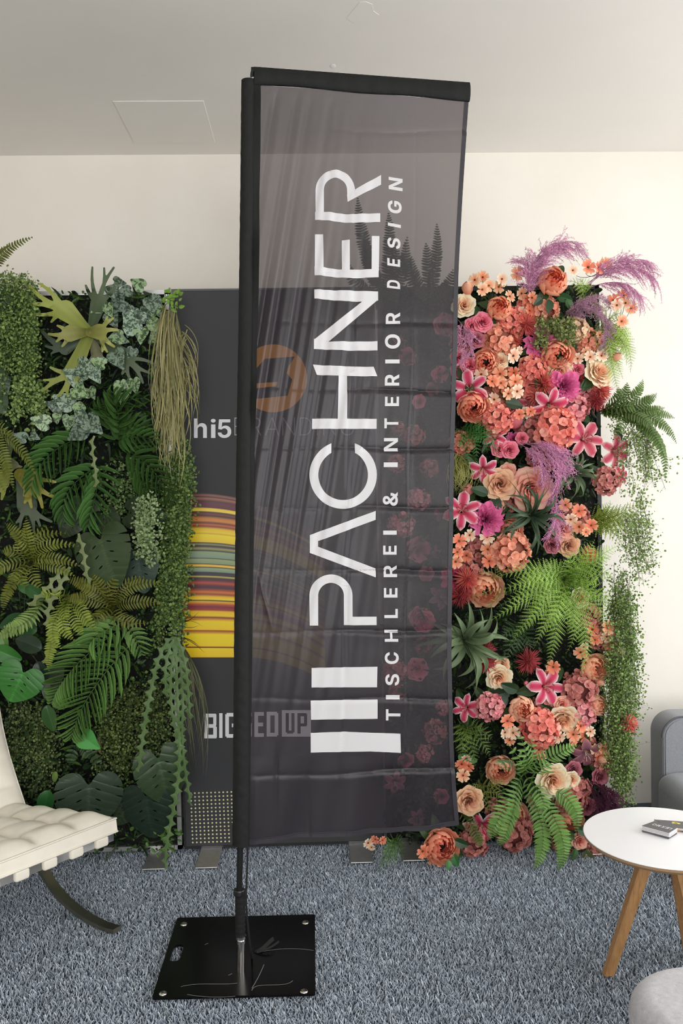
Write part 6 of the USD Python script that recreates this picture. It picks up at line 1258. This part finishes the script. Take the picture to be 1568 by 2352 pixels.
SP = [
 ('peach cosmos spray along the top left edge of the flower wall', [(1090, 643), (1108, 637), (1122, 656), (1107, 665), (1152, 641), (1145, 659), (1170, 681)], 3.49),
 ('single pale cosmos bloom standing up at the top edge, left of the purple plume', [(1188, 628, 17)], 3.49),
 ('salmon cosmos blooms below the purple plume, left of the large globe peony', [(1214, 690), (1197, 674), (1221, 684), (1196, 718), (1216, 714)], 3.50),
 ('orange cosmos blooms on top of the right-hand purple plume', [(1350, 614, 18), (1374, 616), (1390, 606), (1315, 621, 13)], 3.44),
 ('orange cosmos spray at the top right edge below the purple plume', [(1431, 679), (1416, 701), (1449, 708), (1427, 738), (1408, 690), (1436, 696)], 3.47),
 ('peach cosmos cluster in the middle of the upper half', [(1105, 860, 17), (1148, 859, 18), (1130, 876), (1183, 877, 17), (1187, 899, 17), (1167, 904), (1180, 856), (1150, 880)], 3.47),
 ('single peach cosmos bloom between the cream rosebud and the upper magenta carnation', [(1178, 817, 18), (1190, 806, 12)], 3.49),
 ('peach cosmos bloom above the coral hydrangea near the banner', [(1134, 918, 17)], 3.49),
 ('pale cosmos blooms left of the lily in the upper middle', [(1206, 949, 15), (1192, 952, 13), (1218, 945, 12)], 3.48),
 ('orange cosmos blooms between the right-hand coral peony and the big cream rose', [(1326, 824, 14), (1355, 820), (1381, 817, 16), (1345, 808, 12)], 3.48),
 ('tiny orange cosmos bloom below the right end of the grey-purple plume', [(1377, 770, 11), (1382, 784, 9)], 3.48),
 ('peach and cream cosmos cluster at the banner edge below the mid-height lily', [(1054, 1243, 18), (1078, 1229, 16), (1118, 1233, 18), (1120, 1262, 17), (1123, 1289, 17), (1071, 1276, 16), (1046, 1290, 17), (1050, 1268, 14)], 3.48),
 ('orange cosmos cluster right of the spiky air plant', [(1298, 1160, 16), (1329, 1174, 17), (1310, 1193, 16), (1330, 1210, 17), (1357, 1207, 16), (1286, 1190, 12), (1345, 1222, 11)], 3.49),
 ('orange cosmos cluster at the right edge below the large lacy fern', [(1360, 1446, 16), (1395, 1442, 17), (1386, 1464, 16), (1402, 1481, 17), (1420, 1432, 14), (1393, 1462, 15), (1420, 1498, 16), (1366, 1470, 13), (1408, 1460, 14)], 3.48),
 ('pale cosmos blooms in the middle, below the lacy fern', [(1333, 1498, 17), (1340, 1486, 13)], 3.49),
 ('cosmos bloom above the lone lower lily', [(1270, 1532, 17), (1262, 1545, 12)], 3.50),
 ('pale peach cosmos blooms left of the bright coral hydrangea', [(1165, 1656, 17), (1159, 1682, 15), (1178, 1683, 16), (1170, 1700, 13)], 3.47),
 ('peach cosmos row below the pale cream rose', [(1284, 1693, 17), (1316, 1687, 17), (1344, 1690, 18), (1333, 1668, 15), (1355, 1680, 13), (1315, 1702, 12)], 3.47),
 ('peach cosmos blooms at the lower right, above the dusky mauve lily', [(1369, 1722, 16), (1384, 1718, 14), (1375, 1738, 13), (1390, 1735, 12)], 3.48),
 ('cosmos bloom above the crown of the bottom fern', [(1237, 1722, 14), (1228, 1736, 12), (1244, 1740, 11)], 3.50),
 ('peach cosmos blooms by the banner edge left of the bottom fern', [(1060, 1755, 16), (1076, 1760, 14), (1063, 1781, 16), (1070, 1742, 13)], 3.47),
 ('cream cosmos pair lying on the silver foot plate by the big coral peony', [(970, 1955, 17), (993, 1972, 15)], 3.42),
 ('small pink cosmos sprig showing under the bottom hem of the banner', [(845, 1936, 13), (862, 1928, 11), (878, 1930, 10), (853, 1946, 9)], 3.45)]
for lab, bl, yd in SP: spray(lab, bl, cosm, y=yd)
# flowers seen dimly through the cloth of the banner
r = np.random.RandomState(77); names = ['rose_mauve', 'hyd_mauve', 'rose_pink', 'lily_dusk', 'hyd_pink', 'hyd_mauve', 'rose_mauve']
KN = {'rose': (ROSE, 'rose'), 'hyd': (HYD, 'hydrangea'), 'peony': (PEO, 'peony'), 'globe': (PEO, 'peony'), 'lily': (LIL, 'lily')}
for k in range(30):
    n = names[(k*3+k//4) % len(names)]; nm, ct = KN[n.split('_')[0]]
    flower(nm, C[n], 'dim %s seen only through the dark cloth of the banner' % ct, ct, r.uniform(905, 1030), 720+(k+r.rand())*39, r.uniform(14, 26), r.uniform(3.58, 3.62), group='%s blooms behind the banner cloth' % ct)
# foliage of the flower wall
fern('lace_fern', 'bright pale green lacy fern at the top, right of the large globe peony', (1335, 690), [(1300, 645, .1), (1325, 640, 0), (1352, 655, -.1), (1368, 690, -.15), (1362, 720, -.2), (1318, 668, .1), (1350, 700, .1), (1335, 720, .1)], L(150, 182, 84), 'lace', y1=3.47, lift=.05, length=34, step=6.5)
fern('lace_fern', 'bright yellow-green lacy fern spilling over the top right edge', (1380, 750), [(1440, 775, -.15), (1445, 800, -.1), (1438, 838, -.1), (1425, 720, -.1), (1400, 725, 0), (1430, 870, .05), (1447, 855, -.1), (1420, 905, .05), (1405, 830, .1), (1418, 780, 0), (1432, 815, -.05), (1412, 860, .05), (1395, 790, .05), (1368, 700, .1), (1350, 720, .1)], L(166, 196, 92), 'lace', y1=3.46, lift=.05, length=36, step=6.5)
hanging('fine_sprig', 'fine olive-green sprigs beside the cream hydrangea near the top', 'foliage sprig', [(rng.uniform(1235, 1310), rng.uniform(722, 745), rng.uniform(40, 85), rng.uniform(-6, 30)) for _ in range(26)], 6, L(110, 124, 66), L(150, 160, 96), T_LANCE, per=6, spread=5, y=3.48, seed=31)
fern('sword_fern', 'dark green sword fern fanning out at the right edge of the upper half', (1375, 945), [(1476, 872, .10), (1508, 903, .08), (1526, 936, .06), (1548, 960, -.02), (1553, 1018, -.10), (1530, 1068, -.15), (1527, 1104, -.18), (1440, 880, .1), (1500, 1000, -.1), (1420, 890, .1), (1408, 1010, -.3), (1460, 935, 0)], L(92, 118, 58), y1=3.44, lift=.08, length=17, a0=78, a1=60)
fern('lace_fern', 'bright green dense fern at the banner edge above the pair of pink roses', (1062, 985), [(1090, 1062, -.1), (1118, 1040, -.15), (1130, 1010, -.2), (1104, 985, -.1), (1052, 1040, .1), (1075, 1080, 0), (1140, 1060, -.2), (1100, 1020, 0)], L(74, 136, 62), 'lace', y1=3.46, lift=.06, length=26, step=7)
ribbons('wiry_moss', 'yellow-green wiry moss at the banner edge at mid height', 'moss', (1050, 1050), [(rng.uniform(1040, 1064), rng.uniform(1040, 1070), rng.uniform(1036, 1082), rng.uniform(1080, 1140), rng.uniform(-.4, .4), rng.uniform(.0, .04)) for _ in range(110)], 1.5, L(140, 146, 72), y=3.52, stuff=True, part='strands', seed=15, col2=L(176, 174, 104))
fern('lace_fern', 'yellow-green lacy fern reaching out horizontally to the right at mid height', (1350, 1195), [(1512, 1206, -.03), (1488, 1142, .06), (1440, 1160, .08), (1470, 1230, -.08), (1415, 1230, -.1), (1400, 1150, .1), (1430, 1260, -.1)], L(134, 158, 66), 'lace', y1=3.46, lift=.06, length=34)
big = L(152, 188, 88)
fern('lace_fern', 'large bright lacy fern covering the middle of the flower wall', (1290, 1330), [(1120, 1430, .08), (1140, 1395, .12), (1172, 1330, .15), (1150, 1365, .12), (1205, 1300, .15), (1240, 1285, .1), (1300, 1260, 0), (1365, 1240, -.12), (1400, 1280, -.15), (1370, 1340, -.15), (1195, 1455, .1), (1225, 1490, .08), (1255, 1540, .05), (1300, 1500, -.05), (1330, 1560, -.08), (1170, 1480, .1), (1250, 1440, .05), (1340, 1420, -.1), (1285, 1400, 0), (1210, 1400, .1), (1310, 1330, -.2), (1330, 1300, -.2), (1265, 1350, .2), (1240, 1460, .0), (1300, 1455, -.05), (1205, 1350, .15), (1412, 1330, -.15), (1398, 1402, -.1), (1422, 1252, -.12), (1382, 1452, -.1), (1362, 1380, -.1), (1135, 1362, .14), (1128, 1330, .16)], big, 'lace', y1=3.42, lift=.10, length=38, var_f=.2)
fern('lace_fern', 'shaded bluish-green lacy fern under the left side of the large fern', (1190, 1430), [(1150, 1462, .1), (1180, 1500, .05), (1215, 1490, 0), (1225, 1440, -.1), (1160, 1520, .1)], L(76, 108, 62), 'lace', y1=3.48, length=32)
fern('lace_fern', 'thin lacy fern fronds drawn over the big veiled peony', (1150, 1330), [(1090, 1310, .1), (1080, 1370, -.05), (1105, 1400, -.1), (1130, 1300, .1)], L(150, 166, 84), 'lace', y1=3.45, length=22, step=10)
fern('lace_fern', 'lacy fern by the banner edge in the lower part', (1055, 1660), [(1130, 1700, -.15), (1125, 1740, -.1), (1090, 1765, -.05), (1110, 1672, -.1), (1060, 1735, .05), (1075, 1700, 0), (1050, 1650, 0)], L(112, 142, 64), 'lace', y1=3.47, lift=.06, length=30)
fern('lace_fern', 'yellowish lacy fern fronds left of the bottom sword fern', (1105, 1800), [(1158, 1785, .1), (1150, 1830, -.1), (1120, 1870, -.05), (1075, 1800, .1), (1090, 1850, .05)], L(150, 162, 84), 'lace', y1=3.49, length=26)
BG = L(122, 164, 86)
fern('sword_fern', 'large bright sword fern with long fronds hanging to the carpet at the bottom', (1196, 1772), [(1228, 1992, -.10, 1200, 1790), (1281, 1998, -.12, 1206, 1790), (1147, 1942, .10, 1196, 1790), (1121, 1928, .16, 1190, 1790), (1322, 1908, -.22, 1206, 1785), (1190, 1680, .0), (1166, 1710, .1), (1222, 1700, -.1), (1260, 1745, -.2), (1322, 1712, -.12), (1245, 1860, -.1), (1172, 1900, .12)], BG, y1=3.36, lift=.10, length=24, width=7.5, step=8)
fern('sword_fern', 'single shaded fern frond hanging by the lower corner of the banner', (1058, 1868), [(1103, 1945, -.08), (1088, 1900, -.1)], L(112, 122, 64), y1=3.46, length=16)
fern('lace_fern', 'green lacy fern lying on the carpet between the foot plates under the banner', (905, 1925), [(868, 2002, .05), (885, 1998, .02), (925, 1975, -.1), (930, 1945, -.1), (880, 1960, .1), (905, 1990, 0)], L(96, 136, 66), 'lace', y0=3.52, y1=3.36, lift=.02, length=20, step=7)
hanging('maidenhair_fern', 'airy maidenhair fern curtain hanging down the whole right edge of the flower wall', 'maidenhair fern', [(rng.uniform(1400, 1448), rng.uniform(1290, 1560), rng.uniform(150, 340), rng.uniform(-18, 26)) for _ in range(60)]+[(rng.uniform(1395, 1440), rng.uniform(1600, 1700), rng.uniform(120, 200), rng.uniform(-10, 30)) for _ in range(28)], 5.0, L(74, 100, 50), L(142, 168, 92), T_ROUND, per=9, spread=12, y=3.50, seed=33, stem_col=L(80, 84, 52))
hanging('maidenhair_fern', 'loose maidenhair fern sprays hanging below the dark sword fern', 'maidenhair fern', [(rng.uniform(1420, 1500), rng.uniform(945, 1010), rng.uniform(70, 170), rng.uniform(-20, 40)) for _ in range(26)]+[(rng.uniform(1430, 1475), rng.uniform(1120, 1240), rng.uniform(80, 130), rng.uniform(0, 30)) for _ in range(22)], 4.8, L(96, 124, 64), L(150, 172, 104), T_ROUND, per=10, spread=12, y=3.50, seed=34, stem_col=L(80, 84, 52))
AP = L(92, 112, 80)
def star(cx, cy, n, r0, r1, seed, droop=.25, a0=0, a1=360):
    q = np.random.RandomState(seed); out = []
    for k in range(n):
        a = math.radians(a0+(a1-a0)*k/n+q.uniform(-9, 9)); l = q.uniform(r0, r1); out.append((cx+4*math.cos(a), cy+4*math.sin(a), cx+l*math.cos(a), cy+l*math.sin(a)+l*droop, q.uniform(-.25, .25), q.uniform(.02, .09)))
    return out
ribbons('air_plant', 'spiky dark green air plant under the biggest peach bloom', 'air plant', (1221, 1185), star(1221, 1185, 22, 60, 92, 41, .1), 9, L(78, 98, 74), y=3.47, part='leaf', seed=41, rows=12)
ribbons('air_plant', 'grey-green spiky air plant left of the muted coral hydrangea at the right', 'air plant', (1312, 1086), star(1312, 1086, 22, 46, 66, 42, .08), 8, L(104, 124, 92), y=3.49, part='leaf', seed=42, rows=12)
ribbons('air_plant', 'big pale green air plant with broad curled leaves at the banner edge', 'air plant', (1066, 1470), star(1066, 1470, 24, 62, 118, 43, .12), 17, L(112, 132, 96), y=3.46, part='leaf', seed=43, rows=14, chan=.35)
ribbons('grass_sprig', 'thin dark grass blades sticking up through the biggest peach bloom', 'grass', (1210, 1190), [(1212, 1185, 1160, 1095, .05, .03), (1214, 1180, 1208, 1080, .02, .04), (1216, 1180, 1268, 1110, -.05, .04), (1205, 1175, 1180, 1120, .1, .03)], 3, L(72, 84, 58), y=3.44, seed=44)
PU = L(212, 156, 188)
plume('purple_plume', 'tall feathery purple plume arching over the top of the flower wall', (1214, 690), [(1214, 690, 1350, 575, -.34, .06, 1), (1216, 685, 1330, 556, -.30, .05, 1), (1212, 690, 1230, 590, -.10, .04), (1214, 690, 1205, 600, .08, .03), (1225, 680, 1290, 556, -.22, .05, 1)], PU, seed=51, nfil=66, flen=62)
plume('purple_plume', 'feathery purple plume sweeping out to the right at the top edge', (1350, 650), [(1350, 650, 1505, 640, -.16, .05, 1), (1352, 655, 1490, 600, -.12, .05, 1), (1355, 660, 1470, 680, -.12, .05, 1), (1350, 655, 1440, 600, -.1, .04)], PU, seed=52, nfil=66, flen=58)
plume('purple_plume', 'grey-purple plume lying sideways above the cream hydrangea', (1290, 735), [(1288, 735, 1398, 690, -.12, .05), (1290, 738, 1385, 720, -.1, .05), (1292, 730, 1340, 700, -.1, .04), (1370, 715, 1385, 800, -.1, .03)], L(178, 138, 158), seed=53, nfil=50, flen=36)
plume('purple_plume', 'thin purple plume hanging at the banner edge near the top', (1052, 735), [(1052, 735, 1062, 830, -.1, .05), (1056, 745, 1078, 815, -.15, .05), (1048, 740, 1050, 800, .05, .05)], PU, seed=54, nfil=26, flen=30)
plume('purple_plume', 'feathery purple plume hanging down over the biggest peach bloom', (1190, 1020), [(1190, 1015, 1272, 1150, -.22, .10, 1), (1194, 1018, 1282, 1115, -.25, .10), (1188, 1018, 1245, 1110, -.1, .09), (1200, 1020, 1296, 1100, -.25, .08), (1265, 1120, 1268, 1225, -.05, .04)], L(216, 156, 192), seed=55, nfil=64, flen=48)
plume('burgundy_plume', 'dark burgundy plume at the lower right beside the hanging fern', (1352, 1795), [(1352, 1795, 1398, 1870, -.15, .07), (1350, 1795, 1378, 1890, -.1, .07), (1356, 1793, 1408, 1850, -.2, .06), (1350, 1795, 1362, 1880, -.05, .07), (1354, 1793, 1392, 1840, -.15, .07)], L(84, 40, 62), seed=56, nfil=46, flen=44)
fern('sword_fern', 'upright fern standing above the flower wall behind the banner cloth', (885, 690), [(821, 455, -.06), (892, 490, .02), (835, 540, -.06), (790, 590, -.15), (770, 660, -.2), (910, 560, .05), (930, 560, .1)], L(70, 84, 52), y1=3.52, lift=.02, length=20)
fern('sword_fern', 'second upright fern behind the banner cloth, nearer the right edge', (985, 690), [(1003, 515, .04), (978, 560, 0), (935, 545, -.15), (945, 590, -.12), (1040, 620, .15), (1045, 655, .2)], L(70, 84, 52), y1=3.52, lift=.02, length=18)
leafy('rose_leaves', 'dark glossy leaves under the large globe peony at the top', 'leaf sprig', (1270, 690), [(1280, 680, 34, 20, L(52, 92, 52)), (1262, 688, 32, 100, L(42, 66, 42)), (1300, 688, 30, 60, L(56, 96, 50)), (1245, 685, 26, 140, L(40, 62, 40))], T_OVAL, 'gloss_leaf', y0=3.54)
leafy('rose_leaves', 'dark leaves between the coral hydrangea and the lily in the upper middle', 'leaf sprig', (1170, 930), [(1160, 925, 42, 10, L(58, 76, 56)), (1185, 945, 34, 60, L(50, 68, 50)), (1150, 940, 30, 150, L(46, 62, 46))], T_OVAL, 'gloss_leaf', y0=3.56)
leafy('rose_leaves', 'dark glossy leaves left of the tan closed peony at mid height', 'leaf sprig', (1110, 1150), [(1120, 1135, 40, 200, L(44, 74, 46)), (1100, 1150, 44, 120, L(42, 70, 44)), (1130, 1140, 36, 60, L(40, 64, 42))], T_OVAL, 'gloss_leaf', y0=3.56)
leafy('rose_leaves', 'green leaves around the small peach rose near the table', 'leaf sprig', (1320, 1945), [(1325, 1905, 36, 15, L(52, 88, 50)), (1318, 1938, 32, 190, L(96, 116, 74)), (1322, 1950, 28, 110, L(60, 92, 52)), (1340, 1955, 40, 50, L(100, 108, 70)), (1318, 1925, 30, 210, L(80, 104, 62)), (1350, 1950, 30, 110, L(90, 100, 64))], T_OVAL, 'gloss_leaf', y0=3.53)
leafy('rose_leaves', 'dark leaves beside the big coral peony on the carpet', 'leaf sprig', (1045, 1945), [(1042, 1930, 34, 20, L(44, 72, 44)), (1040, 1960, 30, 70, L(60, 116, 62)), (1030, 1975, 22, 95, L(70, 130, 70))], T_OVAL, 'gloss_leaf', y0=3.48)
leafy('rose_leaves', 'dark leaves under the lone lower lily', 'leaf sprig', (1180, 1590), [(1170, 1590, 50, 170, L(36, 58, 40)), (1190, 1585, 44, 200, L(40, 64, 42)), (1165, 1600, 40, 140, L(34, 54, 38)), (1052, 1735, 46, 20, L(92, 140, 84)), (1176, 1760, 40, 200, L(116, 150, 104))], T_OVAL, 'gloss_leaf', y0=3.56)
